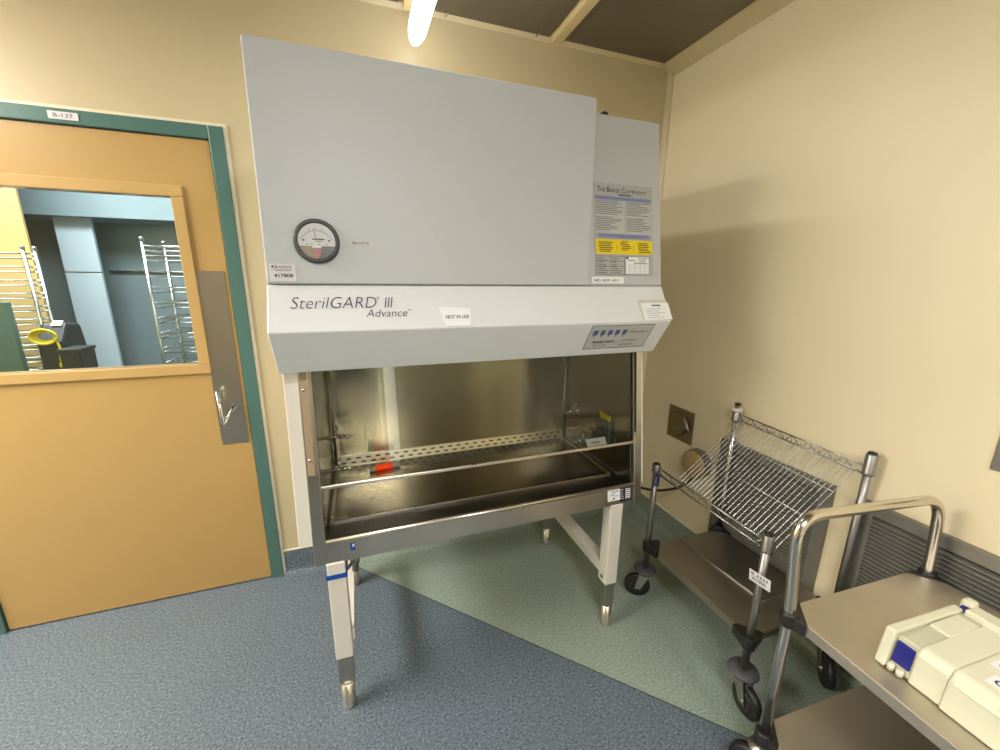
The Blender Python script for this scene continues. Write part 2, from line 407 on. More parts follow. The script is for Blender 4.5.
# fluorescent fitting over the hood: a lit rounded lens under a cream tray
fl = thing('fluorescent_ceiling_light', (.8, -.7, ZC), 'lit white fluorescent ceiling light with rounded lens above the hood', 'ceiling light')
mb = MB(); mb.box(.755, .885, -1.25, -.03, ZC - .035, ZC + .004); mb.build('light_housing', M['barcream'], fl, .004)
mb = MB()
pts, rad = [], []
for k in range(9):
    t = k / 8 * math.pi / 2
    pts.append((.80 - .004 * math.sin(t), -.045 - .16 * (1 - math.cos(t)) * 1.0, 2.600)); rad.append(.004 + .036 * math.sin(t))
pts += [(.796, -.5, 2.600), (.79, -1.0, 2.600), (.785, -1.15, 2.600)]; rad += [.042, .042, .042]
pts = [(p[0], p[1] if i < 9 else p[1], p[2]) for i, p in enumerate(pts)]
mb.tube(pts, .048, 18, True, rad); mb.build('light_lens', M['lens'], fl)
for y in (-.5, -1.05): MB().cyl((.793, y, 2.65), (.793, y, 2.73), .012).build('light_bracket', M['barcream'], fl)

# unseen lit panels behind and left of the camera, one added as fill
def ceiling_panel(x, y, w, d):
    mb = MB(); mb.box(x - w/2 - .03, x + w/2 + .03, y - d/2 - .03, y + d/2 + .03, ZC - .03, ZC - .008); mb.use(M['lens2']); mb.box(x - w/2, x + w/2, y - d/2, y + d/2, ZC - .036, ZC - .029)
    mb.build('ceiling_light_panel', M['barcream'], ceiling)
ceiling_panel(.78, -4.5, .16, 1.3)
ceiling_panel(.4, -3.0, .5, .5)  # panel added for fill light
ceiling_panel(-1.9, -.95, .8, 1.5)

# ------------------------------------------------------------------ door
door = bpy.data.objects.new('door_1', None); COL.objects.link(door); door.location = (-.59, 0, 0)
door['kind'] = 'structure'; door['label'] = 'ochre door with glazed upper half in teal metal frame'
mb = MB(); mb.box(-.055, 0, -.016, .12, 0, DZ).box(DX0, -1.117, -.016, .12, 0, DZ).box(-1.117, -.055, -.016, .12, 2.129, DZ)
mb.build('door_frame', M['teal'], door, .003)
mb = MB(); mb.box(0, .012, -.008, 0, 0, DZ + .012).box(DX0 - .012, DX0, -.008, 0, 0, DZ + .012).box(DX0, 0, -.008, 0, DZ, DZ + .012)
mb.build('frame_caulk', M['caulk'], door)
GX0, GX1, GZ0, GZ1 = -.965, -.222, 1.186, 1.897
LX0, LX1 = -1.113, -.06
mb = MB(); y0, y1 = -.004, .04
mb.box(LX0, LX1, y0, y1, .008, GZ0).box(LX0, LX1, y0, y1, GZ1, 2.124).box(LX0, GX0, y0, y1, GZ0, GZ1).box(GX1, LX1, y0, y1, GZ0, GZ1)
mb.build('door_leaf', M['door'], door)
mb = MB(); w = .044
for a in ((GX0 - w, GX1 + w, GZ0 - w, GZ0), (GX0 - w, GX1 + w, GZ1, GZ1 + w), (GX0 - w, GX0, GZ0, GZ1), (GX1, GX1 + w, GZ0, GZ1)):
    mb.box(a[0], a[1], -.016, -.003, a[2], a[3])
mb.build('glazing_bead', M['bead'], door, .003)
mb = MB(); mb.box(GX0, GX1, .012, .018, GZ0, GZ1); mb.build('window_pane', M['glass'], door)
mb = MB(); mb.box(-.184, -.073, -.0075, -.003, .787, 1.60)
mb.use(M['zinc'])
for x in (-.176, -.081):
    for z in (.797, 1.0, 1.2, 1.4, 1.59): mb.lathe((x, -.0075, z), (0, -1, 0), [(.004, 0), (.003, .0015)], 10)
pp = mb.build('push_plate', M['steel_v'], door)
mb = MB(); mb.tube([(-.108, -.004, .974), (-.145, -.056, .912), (-.149, -.061, .907), (-.1505, -.0618, .915), (-.155, -.06, 1.066)], .0085, 12)
mb.lathe((-.108, -.007, .974), (0, -1, 0), [(.017, 0), (.016, .005)], 16); mb.build('pull_handle', M['chrome'], pp)
mb = MB(); mb.box(-.556, -.468, -.0185, -.0155, 2.142, 2.168); sg = mb.build('room_number_sign', M['pinkpaper'], door, label='white room number sign reading B-137')
lettering('sign_lettering', [('B-137', frame((-.556, -.0185, 2.142), (1, 0, 0), (0, 0, 1)), .016, .006, .058, .014, 0, .01)], M['greyink'], sg)

# ------------------------------------------------------------------ utility room seen through the door glass
mb = MB(); mb.box(-4.2, -.0, 2.55, 2.67, 0, 2.9); struct(mb.build('wall_utility_back', M['mullsteel']))
mb = MB(); mb.box(-.02, .1, .14, 2.55, 0, 2.9); struct(mb.build('wall_utility_right', M['mullsteel']))
mb = MB(); mb.box(-2.9, -1.605, 1.62, 1.64, 0, 2.9); struct(mb.build('wall_utility_left', M['backyellow']))
mb = MB(); mb.box(-4.2, -2.9, 1.62, 1.72, 0, 2.9).box(-4.3, -4.2, 1.5, 2.67, 0, 2.9); struct(mb.build('wall_utility_end', M['backyellow']))
mb = MB(); mb.box(-4.2, .1, .14, 2.67, 2.9, 3.0); cu_ = struct(mb.build('ceiling_utility', M['coolwhite']))
mb = MB(); mb.box(-3.0, -2.9, .14, 1.62, 0, 2.9); struct(mb.build('wall_utility_side', M['teal']))
mb = MB(); mb.box(-4.2, -.02, 2.1, 2.55, 2.02, 2.9); struct(mb.build('beam_utility', M['beamgrey']))
mb = MB(); mb.box(-1.755, -1.52, 2.22, 2.25, 0, 2.02); mb.use(M['zinc']); mb.box(-1.757, -1.518, 2.217, 2.253, 1.592, 1.6)
struct(mb.build('pale_reflection_utility', M['coolwhite']))  # pale upright slab standing in for a reflection in the steel wall
t = tag(MB().box(-1.6, -.9, 2.52, 2.54, 1.60, 1.615).build('wall_rail', M['chrome'], None), 'thin steel rail along the grey wall behind the door glass', 'rail')
mb = MB(); mb.box(-2.25, -.55, .5, 1.3, 2.86, 2.90); mb.use(M['lens3']); mb.box(-2.2, -.6, .55, 1.25, 2.85, 2.86); mb.build('ceiling_light_panel', M['coolwhite'], cu_)

def wire_rack(x0, x1, y0, y1, top, zs, label, step):
    t = thing('wire_rack', ((x0+x1)/2, (y0+y1)/2, 0), label, 'wire rack', 'wire racks behind the door glass')
    for x in (x0, x1):
        for y in (y0, y1):
            mb = MB(); mb.cyl((x, y, 0), (x, y, top), .010, 12); mb.lathe((x, y, top), (0, 0, 1), [(.012, -.01), (.012, .008), (.006, .012)], 12); mb.build('rack_post', M['chrome'], t)
    for z in zs:
        mb = MB()
        for dz in (0, -.03):
            mb.tube([(x0, y0, z+dz), (x1, y0, z+dz), (x1, y1, z+dz), (x0, y1, z+dz), (x0, y0, z+dz)], .004, 6)
        n = int((x1-x0) / step)
        for k in range(1, n): mb.tube([(x0 + (x1-x0)*k/n, y0, z), (x0 + (x1-x0)*k/n, y1, z)], .0025, 5)
        for k in range(1, 4): mb.tube([(x0, y0+(y1-y0)*k/4, z), (x1, y0+(y1-y0)*k/4, z)], .0025, 5)
        mb.build('rack_shelf', M['chrome'], t)
    return t
wire_rack(-.775, -.30, 1.1, 1.42, 1.80, [.9, 1.0, 1.1, 1.20, 1.30, 1.40, 1.50, 1.60, 1.70, 1.76], 'chrome wire rack at the right edge of the door glass', .03)
r1 = wire_rack(-1.95, -1.408, 1.2, 1.30, 1.735, [.9, .98, 1.06, 1.14, 1.22, 1.30, 1.38, 1.46, 1.54, 1.62, 1.70], 'chrome wire rack at the left edge of the door glass', .04)

mc = thing('floor_machine', (-1.27, 1.12, 0), 'dark cleaning machine with coiled yellow cord behind the door glass', 'machine')
mb = MB(); mb.prism([(1.02, .3), (1.02, 1.18), (1.10, 1.29), (1.24, 1.27), (1.30, .9), (1.30, .3)], 'x', -1.36, -1.235); mb.build('machine_body', M['bin'], mc, .02)
mb = MB(); mb.box(-1.36, -1.235, 1.03, 1.28, .05, .31).box(-1.34, -1.25, 1.06, 1.25, 0, .06); mb.build('machine_base', M['bin'], mc, .01)
mb = MB()
for k in range(5):
    c = (-1.295, 1.005 - .006*k, 1.215)
    mb.tube([(c[0] + (.042 + .005*k)*math.cos(a), c[1], c[2] + (.028 + .004*k)*math.sin(a)) for a in [2*math.pi*i/28 for i in range(29)]], .006, 8)
mb.tube([(-1.245, .99, 1.20), (-1.232, .985, 1.15), (-1.238, .98, 1.08), (-1.236, .98, 1.03)], .006, 8)
mb.box(-1.247, -1.222, .972, .99, 1.03, 1.055)
mb.build('yellow_cord_coil', M['yellow_cord'], mc, label='yellow cord coil')
mb = MB(); mb.hexa([(-1.30, 1.08, 1.268), (-1.25, 1.08, 1.268), (-1.25, 1.11, 1.295), (-1.30, 1.11, 1.295), (-1.30, 1.075, 1.272), (-1.25, 1.075, 1.272), (-1.25, 1.105, 1.299), (-1.30, 1.105, 1.299)]); mb.build('machine_label', M['paper'], mc)
bn = thing('waste_bin', (-1.09, .85, 0), 'dark grey open bin beside the cleaning machine behind the door glass', 'bin')
mb = MB(); mb.prism([(-1.12, .0), (-1.05, .0), (-1.04, 1.15), (-1.135, 1.15)], 'y', .78, .93); mb.build('bin_body', M['bin'], bn, .008)
mb = MB(); mb.box(-1.14, -1.035, .775, .935, 1.145, 1.165); mb.build('bin_rim', M['bin'], bn, .004)
tp = thing('teal_panel', (-1.62, .98, 0), 'teal upright panel at the lower left corner of the door glass', 'panel')
mb = MB(); mb.box(-1.9, -1.405, .96, 1.0, .06, 1.42); mb.build('panel_board', M['teal'], tp, .004)
mb = MB(); mb.box(-1.9, -1.405, .93, 1.03, 0, .06); mb.build('panel_foot', M['bin'], tp, .004)

wn = bpy.data.objects.new('streak_glow_strip', None); COL.objects.link(wn); wn.location = (.87, YF, .9); wn['kind'] = 'structure'  # unseen glowing strip added to mirror a bright streak in the hood liner
MB().box(.81, .99, YF, YF + .02, .06, 2.55).build('window_pane', M['streak_glow'], wn)  # glowing face of the added strip
MB().box(.76, .81, YF, YF + .04, .0, 2.6).box(.99, 1.04, YF, YF + .04, .0, 2.6).box(.81, .99, YF, YF + .04, .0, .06).box(.81, .99, YF, YF + .04, 2.55, 2.6).build('glow_strip_frame', M['teal'], wn)
struct(MB().box(-.35, .62, -4.1, -3.6, 0, ZC).build('dark_reflection_block', M['bin']))      # unseen block added to put a dark reflection in the hood steel

# ------------------------------------------------------------------ biosafety cabinet
cab = thing('biosafety_cabinet', (.92, -.5, 0), 'large white biosafety cabinet with glass sash and steel work area on a white leg stand', 'biosafety cabinet')
X0, X1 = .24, 1.60
def ySl(z): return -.764 - (1.28 - z) * .1385          # raked front of the work opening
Fs = frame((0, -.764, 1.28), (1, 0, 0), (0, .09, .65))  # raked front
def sl(z): return (z - 1.28) * math.hypot(.09, .65) / .65
Fr = frame((0, -.75, 2.157), (1, 0, 0), (0, .102, .601))  # upper right panel face
def rl(z): return (z - 2.157) * math.hypot(.102, .601) / .601
Ff = frame((0, -.852, 1.556), (1, 0, 0), (0, .072, .126))  # console upper face
def fl_(z): return (z - 1.556) * math.hypot(.072, .126) / .126
Fu = frame((0, -.924, 1.43), (1, 0, 0), (0, -.086, .132))  # console under face
def ul(z): return (z - 1.43) * math.hypot(.086, .132) / .132

mb = MB(); mb.prism([(-.07, 1.30), (-.07, 2.157), (-.75, 2.157), (-.850, 1.562), (-.842, 1.5565), (-.70, 1.5565), (-.70, 1.30)], 'x', X0, X1)
mb.build('upper_body', M['white'], cab, .006)
mb = MB(); mb.prism([(-.70, 1.296), (-.838, 1.298), (-.924, 1.43), (-.852, 1.556), (-.70, 1.556)], 'x', X0, X1)
con = mb.build('console', M['white_lit'], cab, .004)
# big front access panel
zt, zb = 2.175, 1.560
mb = MB()
mb.hexa([(.243, -.76, zb), (1.268, -.76, zb), (1.286, -.70, zt), (.243, -.70, zt), (.243, -.857, zb), (1.268, -.857, zb), (1.286, -.815, zt), (.243, -.815, zt)])
fp = mb.build('front_panel', M['white'], cab, .004)
Fp = frame((0, -.857, zb), (1, 0, 0), (0, .042, zt - zb))
mb = MB(); mb.lathe((1.365, -.735, 2.157), (0, 0, 1), [(.016, 0), (.016, .006), (.008, .012)], 14); mb.build('cable_grommet', M['black'], cab)

# writing on the console
lettering('brand_lettering', [('SterilGARD', Ff, .299, fl_(1.4915), .231, .036, .22, -.014), ('III', Ff, .552, fl_(1.4915), .026, .034, .25, -.004),
                              ('®', Ff, .532, fl_(1.516), .008, .008, 0, 0)], M['inknavy'], con)
lettering('model_lettering', [('Advance', Ff, .498, fl_(1.466), .119, .024, .25, -.008), ('TM', Ff, .619, fl_(1.481), .010, .006, 0, 0)], M['inknavy'], con)
# taped note
mb = MB(); mb.poly(Ff, [(.716, fl_(1.491)), (.735, fl_(1.436)), (.745, fl_(1.433)), (.806, fl_(1.434)), (.812, fl_(1.446)), (.815, fl_(1.485)), (.80, fl_(1.487))], .003)
nt_ = mb.build('taped_note', M['paper'], cab, label='torn white paper note reading NOT IN USE')
lettering('note_lettering', [('NOT IN USE', frame(Ff[0] + Ff[3]*.0028, Ff[1], Ff[2]), .732, fl_(1.455), .076, .012, .15, .01)], M['ink'], nt_)
# card in sleeve at right end of the console
mb = MB(); mb.poly(Ff, [(1.470, fl_(1.506)), (1.470, fl_(1.436)), (1.599, fl_(1.434)), (1.599, fl_(1.506))], .002); sv = mb.build('card_sleeve', M['film'], cab)
mb = MB(); mb.slab(Ff, 1.480, 1.602, fl_(1.434), fl_(1.494), .003, .002)
mb.use(M['greyink']); mb.slab(Ff, 1.522, 1.562, fl_(1.482), fl_(1.487), .0006, .005)
for k in range(5):
    z = 1.472 - .0075*k; mb.slab(Ff, 1.492, 1.492 + random.uniform(.05, .10), fl_(z), fl_(z) + .0012, .0005, .005)
mb.build('reference_card', M['paper'], sv, label='white printed card')
# membrane control panel under the console
mb = MB(); mb.slab(Fu, 1.258, 1.530, ul(1.327), ul(1.421), .002)
mb.use(M['ink']); 
for a in ((1.258, 1.530, 1.4195, 1.421), (1.258, 1.530, 1.327, 1.3285)): mb.slab(Fu, a[0], a[1], ul(a[2]), ul(a[3]), .0006, .002)
for x in (1.258, 1.5285): mb.slab(Fu, x, x + .0015, ul(1.327), ul(1.421), .0006, .002)
kp = mb.build('control_keypad', M['membrane'], cab, label='grey membrane keypad with five blue keys')
mb = MB()
for k in range(5): mb.slab(Fu, 1.274 + .031*k, 1.293 + .031*k, ul(1.384), ul(1.402), .001, .002); mb.slab(Fu, 1.280 + .031*k, 1.284 + .031*k, ul(1.375), ul(1.384), .001, .002)
mb.build('keypad_key', M['bluebtn'], kp)
Fk = frame(Fu[0] + Fu[3]*.0014, Fu[1], Fu[2])
for it in ([('THE BAKER COMPANY', Fk, 1.284, ul(1.350), .10, .012, 0, .01), ('SAFETY CABINET', Fk, 1.296, ul(1.338), .06, .006, 0, 0)], [('STERILGARD III', Fk, 1.424, ul(1.39), .09, .007, 0, 0)],
           [('UV LIGHT', Fk, 1.42, ul(1.355), .06, .008, 0, .01), ('FLUORESCENT', Fk, 1.41, ul(1.338), .066, .007, 0, 0)]):
    lettering('keypad_lettering', it, M['ink'], kp)

# pressure gauge on the front panel
gz = 1.677; gy = -.857 + .042*(gz - zb)/(zt - zb)
g0 = Vector((.380, gy, gz)); gn = Fp[3]
mb = MB(); mb.lathe(g0, gn, [(.0605, 0), (.0605, .010), (.057, .014), (.050, .0145), (.048, .008)], 40); gg = mb.build('pressure_gauge', M['bezel'], cab, label='round dark rimmed pressure gauge with white dial')
Fg = frame(g0 + gn*.0085, Fp[1], Fp[2])
def seg_pts(r, a0, a1, n=28): return [(r*math.cos(math.radians(a0 + (a1-a0)*i/n)), r*math.sin(math.radians(a0 + (a1-a0)*i/n))) for i in range(n+1)]
mb = MB(); mb.poly(Fg, seg_pts(.0485, -16, 196), .0012)
mb.use(M['ink'])
for i in range(13):
    a = math.radians(150 - 10*i); ln_ = .005 if i % 3 == 0 else .003
    c, s = math.cos(a), math.sin(a); px, py = -s*.0004, c*.0004; ox, oy = 0, -.018
    mb.poly(Fg, [(.046*c+px+ox, .046*s+py+oy), (.046*c-px+ox, .046*s-py+oy), ((.046+ln_)*c-px+ox, (.046+ln_)*s-py+oy), ((.046+ln_)*c+px+ox, (.046+ln_)*s+py+oy)], .0003, .0012)
arc = [(.046*math.cos(math.radians(a)), .046*math.sin(math.radians(a)) - .018) for a in range(30, 151, 6)]
arc2 = [(.0453*math.cos(math.radians(a)), .0453*math.sin(math.radians(a)) - .018) for a in range(150, 29, -6)]
mb.poly(Fg, arc + arc2, .0003, .0012)
mb.slab(Fg, -.012, .020, .0035, .0065, .0003, .0012); mb.slab(Fg, -.004, .014, -.001, .0005, .0003, .0012)
for x in (-.034, .032): mb.slab(Fg, x - .0025, x + .0025, .0, .004, .0003, .0012)
for x in (-.026, -.014, .006, .024): mb.slab(Fg, x - .002, x + .002, -.0095, -.0075, .0003, .0012)
dl = mb.build('gauge_dial', M['dial'], gg)
mb = MB(); mb.poly(Fg, seg_pts(.0485, 196, 270, 12) + [(0, -.0134)], .0008); mb.use(M['dialgrey']); mb.poly(Fg, seg_pts(.0485, 270, 344, 12) + [(0, -.0134)], .0008); mb.build('gauge_cover', M['dialtan'], gg)
mb = MB(); mb.poly(Fg, [(-.009, -.02), (.009, -.02), (.008, -.038), (.002, -.046), (-.004, -.046), (-.008, -.038)], .003); mb.use(M['whiteplastic']); mb.slab(Fg, -.013, .011, -.019, -.0135, .004)
mb.build('gauge_tab', M['pink'], gg, label='pink tab on gauge')
mb = MB(); mb.poly(Fg, [(-.0065, .028), (-.0052, .0285), (-.001, .008), (-.003, .0075)], .0004, .0018); mb.build('gauge_needle', M['inkred'], gg)
lettering('gauge_lettering', [('.5', frame(Fg[0], Fg[1], Fg[2]), -.020, .0275, .004, .005, 0, .01), ('1.0', Fg, -.006, .030, .006, .005, 0, .01), ('1.5', Fg, .011, .028, .006, .005, 0, .01)], M['ink'], gg)
mb = MB(); mb.lathe(g0 + gn*.0115, gn, [(.0478, 0), (.0478, .0008)], 36); mb.build('gauge_glass', M['gglass'], gg)
Fpl = lambda z: (z - zb) * math.hypot(.042, zt - zb) / (zt - zb)
mb = MB(); mb.slab(Fp, .456, .536, Fpl(1.672), Fpl(1.682), .0012); st = mb.build('gauge_caption_label', M['card'], cab)
lettering('caption_lettering', [('NU 115 OI', frame(Fp[0], Fp[1], Fp[2]), .474, Fpl(1.6745), .045, .0062, 0, .015)], M['ink'], st)
mb = MB(); mb.slab(Fp, .2525, .3175, Fpl(1.567), Fpl(1.614), .0012)
mb.use(M['inknavy']); mb.slab(Fp, .258, .263, Fpl(1.6045), Fpl(1.609), .0004, .0012)
mb.use(M['inkred']); mb.slab(Fp, .268, .273, Fpl(1.6025), Fpl(1.607), .0004, .0012)
mb.use(M['greyink']); mb.slab(Fp, .257, .312, Fpl(1.5985), Fpl(1.5995), .0004, .0012); mb.slab(Fp, .267, .306, Fpl(1.595), Fpl(1.5965), .0004, .0012)
st = mb.build('asset_sticker', M['pinkpaper'], cab, label='white asset sticker numbered 417808')
lettering('asset_lettering', [('417808', Fp, .2625, Fpl(1.577), .048, .0105, 0, .02), ('C', Fp, .262, Fpl(1.602), .010, .009, .2, 0), ('sstic', Fp, .276, Fpl(1.602), .034, .0095, .1, 0)], M['inknavy'], st)

# information placard on the upper right panel
mb = MB(); mb.slab(Fr, 1.304, 1.558, rl(1.597), rl(1.921), .0012)
mb.use(M['label2']); mb.slab(Fr, 1.308, 1.432, rl(1.744), rl(1.86), .0003, .0012); mb.slab(Fr, 1.436, 1.554, rl(1.744), rl(1.86), .0003, .0012)
mb.use(M['bluebar']); mb.slab(Fr, 1.306, 1.553, rl(1.862), rl(1.876), .0004, .0012); mb.slab(Fr, 1.316, 1.545, rl(1.729), rl(1.745), .0004, .0012)
mb.use(M['yellow']); mb.slab(Fr, 1.306, 1.557, rl(1.672), rl(1.724), .0004, .0012)
mb.use(M['greyink'])
for x0, x1, z0, z1, n in ((1.310, 1.428, 1.748, 1.86, 17), (1.44, 1.552, 1.748, 1.86, 17)):
    for k in range(n):
        if k in (8,): continue
        z = z1 - .004 - (z1 - z0 - .006)*k/n; mb.slab(Fr, x0, x1 - random.uniform(0, .5)*(x1-x0), rl(z), rl(z) + .0022, .0003, .0016)
for z, a, b in ((1.869, 1.31, 1.548), (1.738, 1.325, 1.536), (1.732, 1.40, 1.50)): mb.slab(Fr, a, b, rl(z) - .001, rl(z) + .001, .0003, .0017)
mb.slab(Fr, 1.408, 1.464, rl(1.880), rl(1.886), .0003, .0012)
mb.use(M['ink'])
for c, x in enumerate((1.313, 1.41, 1.485)):
    for k in range(6 if c != 1 else 5):
        z = 1.712 - .0065*k; wd = (.072, .05, .066)[c]; mb.slab(Fr, x + random.uniform(0, .01), x + wd - random.uniform(0, .02), rl(z), rl(z) + .0028, .0003, .0017)
for x in (1.396, 1.470): mb.slab(Fr, x, x + .001, rl(1.684), rl(1.706), .0003, .0017)
for x in (1.306, 1.368, 1.428): mb.slab(Fr, x, x + .0012, rl(1.598), rl(1.666), .0003, .0013)
for z in (1.598, 1.628, 1.646, 1.664): mb.slab(Fr, 1.306, 1.428, rl(z), rl(z) + .0012, .0003, .0013)
for k in range(8): 
    z = 1.604 + .0075*k; mb.slab(Fr, 1.312, 1.355 + random.uniform(-.02, .006), rl(z), rl(z) + .0018, .0003, .0013); mb.slab(Fr, 1.374, 1.41 + random.uniform(-.02, .012), rl(z), rl(z) + .0018, .0003, .0013)
pl = mb.build('information_placard', M['label'], cab, label='silver printed placard with blue bands and a yellow caution box')
mb = MB(); mb.slab(Fr, 1.432, 1.540, rl(1.599), rl(1.665), .0004, .0014)
mb.use(M['inknavy'])
for a in ((1.432, 1.540, 1.599, 1.6004), (1.432, 1.540, 1.6636, 1.665)): mb.slab(Fr, a[0], a[1], rl(a[2]), rl(a[3]), .0003, .0018)
for x in (1.432, 1.5388): mb.slab(Fr, x, x + .0012, rl(1.599), rl(1.665), .0003, .0018)
mb.slab(Fr, 1.436, 1.446, rl(1.655), rl(1.663), .0003, .0018)
mb.use(M['greyink'])
for z in (1.604, 1.612, 1.62, 1.628, 1.636): mb.slab(Fr, 1.448, 1.537, rl(z), rl(z) + .0007, .0003, .0018)
for x in (1.448, 1.475, 1.498, 1.518): mb.slab(Fr, x, x + .0007, rl(1.602), rl(1.636), .0003, .0018)
for z, a, b in ((1.656, 1.49, 1.53), (1.649, 1.446, 1.474), (1.648, 1.494, 1.525), (1.640, 1.47, 1.53)): mb.slab(Fr, a, b, rl(z), rl(z) + .003, .0003, .0018)
mb.build('certification_sticker', M['paper'], pl, label='white certification sticker')
FrT = Fr
lettering('placard_lettering', [('T', FrT, 1.318, rl(1.890), .012, .018, 0, .004), ('HE', FrT, 1.331, rl(1.890), .020, .013, 0, .004), ('B', FrT, 1.358, rl(1.890), .014, .018, 0, .004), ('AKER', FrT, 1.373, rl(1.890), .042, .013, 0, .004),
                                ('C', FrT, 1.423, rl(1.890), .014, .018, 0, .004), ('O', FrT, 1.4385, rl(1.890), .015, .013, 0, 0), ('M', FrT, 1.4555, rl(1.890), .016, .013, 0, -.01), ('PANY', FrT, 1.474, rl(1.890), .059, .013, 0, 0), ], M['ink'], pl)
lettering('caution_lettering', [('CAUTION', FrT, 1.418, rl(1.7165), .032, .005, 0, .02)], M['ink'], pl)
mb = MB(); mb.slab(Fr, 1.286, 1.424, rl(1.566), rl(1.590), .0012); st = mb.build('inventory_label', M['paper'], cab, label='white strip label under the placard')
lettering('inventory_lettering', [('NBO - BIO/P - NO 1', Fr, 1.296, rl(1.573), .104, .009, 0, .012)], M['ink'], st)

# white cheeks beside the opening, back and underside
for xa, xb in ((.237, .292), (1.590, 1.617)):
    mb = MB(); mb.prism([(-.07, .70), (-.07, 1.298), (ySl(1.298) + .004, 1.298), (ySl(.706) + .004, .706), (-.70, .70)], 'x', xa, xb)
    mb.build('side_cheek', M['white2'], cab, .003)
mb = MB(); mb.box(.292, 1.59, -.15, -.07, .64, 1.30); mb.build('back_shell', M['white2'], cab)
mb = MB(); mb.prism([(-.08, .632), (-.08, .66), (-.70, .66), (ySl(.66) + .02, .66), (ySl(.632) + .014, .632)], 'x', .283, 1.602); mb.build('base_pan', M['steel'], cab)

# stainless front frame on the raked plane
mb = MB()
z0, zs, z1 = .630, .708, 1.294
mb.slab(Fs, .279, .319, sl(z0), sl(z1), .014, -.014)
mb.slab(Fs, 1.567, 1.6055, sl(z0), sl(z1), .014, -.014)
mb.slab(Fs, .319, 1.567, sl(z0), sl(zs), .014, -.014)
mb.build('front_frame', M['steel'], cab, .003)
mb = MB(); mb.tube([(.320, ySl(zs) + .004, zs - .001), (1.567, ySl(zs) + .004, zs - .001)], .008, 12); mb.build('sill_lip', M['trim_b'], cab)
# plastic rails over the jambs that carry the sash
mb = MB(); mb.slab(Fs, .286, .306, sl(.945), sl(1.292), .008); mb.use(M['trim_b']); mb.slab(Fs, .306, .311, sl(.945), sl(1.292), .010)
mb.use(M['chrome'])
for z in (1.226, .997): mb.lathe(Fs[0] + Fs[1]*.294 + Fs[2]*sl(z) + Fs[3]*.008, Fs[3], [(.0055, 0), (.0045, .002), (.002, .003)], 12)
mb.build('sash_rail', M['tan'], cab, .001)
mb = MB(); mb.slab(Fs, 1.576, 1.592, sl(.94), sl(1.292), .006); mb.use(M['dark']); mb.slab(Fs, 1.5675, 1.5745, sl(.94), sl(1.292), .005)
mb.use(M['chrome'])
for z in (1.21, .981): mb.lathe(Fs[0] + Fs[1]*1.585 + Fs[2]*sl(z) + Fs[3]*.006, Fs[3], [(.0045, 0), (.0035, .002)], 12)
mb.use(M['tan']); mb.slab(Fs, 1.567, 1.576, sl(.905), sl(.94), .008)
mb.build('sash_rail', M['steel'], cab, .001)
mb = MB(); mb.slab(Fs, .308, 1.570, sl(.898), sl(1.296), .005, -.012); sa = mb.build('glass_sash', M['sash'], cab)
mb = MB(); mb.slab(Fs, .308, 1.570, sl(.888), sl(.899), .009, -.014); mb.build('sash_edge', M['trim_b'], sa, .002)

# interior liners
YB = -.205; TZ = .688
mb = MB(); mb.box(.319, 1.562, YB, YB + .01, .66, 1.30); mb.build('rear_liner', M['liner'], cab)
for xa, xb in ((.3105, .3195), (1.5605, 1.5695)):
    mb = MB(); mb.prism([(YB, .66), (YB, 1.30), (ySl(1.30) + .018, 1.30), (ySl(.66) + .018, .66)], 'x', xa, xb)
    mb.use(M['dark'])
    if xa > 1:
        k = 0
        z = .735
        while z < 1.10:
            yy = ySl(z) + .030; mb.box(xa - .0012, xa, yy - .004, yy + .004, z, z + .009); z += .017
    mb.build('side_liner', M['liner_s'], cab)
for x in (1.552, .328): MB().cyl((x, YB - .006, .70), (x, YB - .006, 1.298), .0065, 10).build('corner_cove', M['trim_b'], cab)
mb = MB(); mb.box(.336, 1.546, -.692, YB - .004, TZ - .012, TZ); 
mb.build('work_tray', M['tray'], cab, .002)
mb = MB(); mb.box(.334, 1.546, -.698, -.690, TZ - .010, TZ + .003); mb.box(1.538, 1.556, -.690, YB - .006, TZ - .01, TZ + .004); mb.box(.326, .336, -.690, YB - .006, TZ - .01, TZ + .003)
mb.build('tray_edge', M['trim_b'], cab, .0015)
mb = MB(); mb.hexa([(.320, -.699, TZ - .016), (1.561, -.699, TZ - .016), (1.561, -.699, TZ - .008), (.320, -.699, TZ - .008),
                    (.320, ySl(.70) + .012, zs - .02), (1.561, ySl(.70) + .012, zs - .02), (1.561, ySl(.70) + .012, zs - .010), (.320, ySl(.70) + .012, zs - .010)])
mb.build('intake_grille', M['grille'], cab)
mb = MB(); mb.prism([(YB - .001, .675), (YB - .001, .735), (YB - .006, .735), (YB - .018, .690), (YB - .018, .675)], 'x', .338, 1.548)
mb.use(M['dark'])
F_ = frame((0, YB - .018, .690), (1, 0, 0), (0, .012, .045))
for row in range(2):
    for k in range(26):
        x = .352 + .0455*k + row*.0228
        if x < 1.53: mb.slab(F_, x, x + .022, .008 + .020*row, .015 + .020*row, .0008)
mb.build('slotted_exhaust_strip', M['trim_b'], cab)
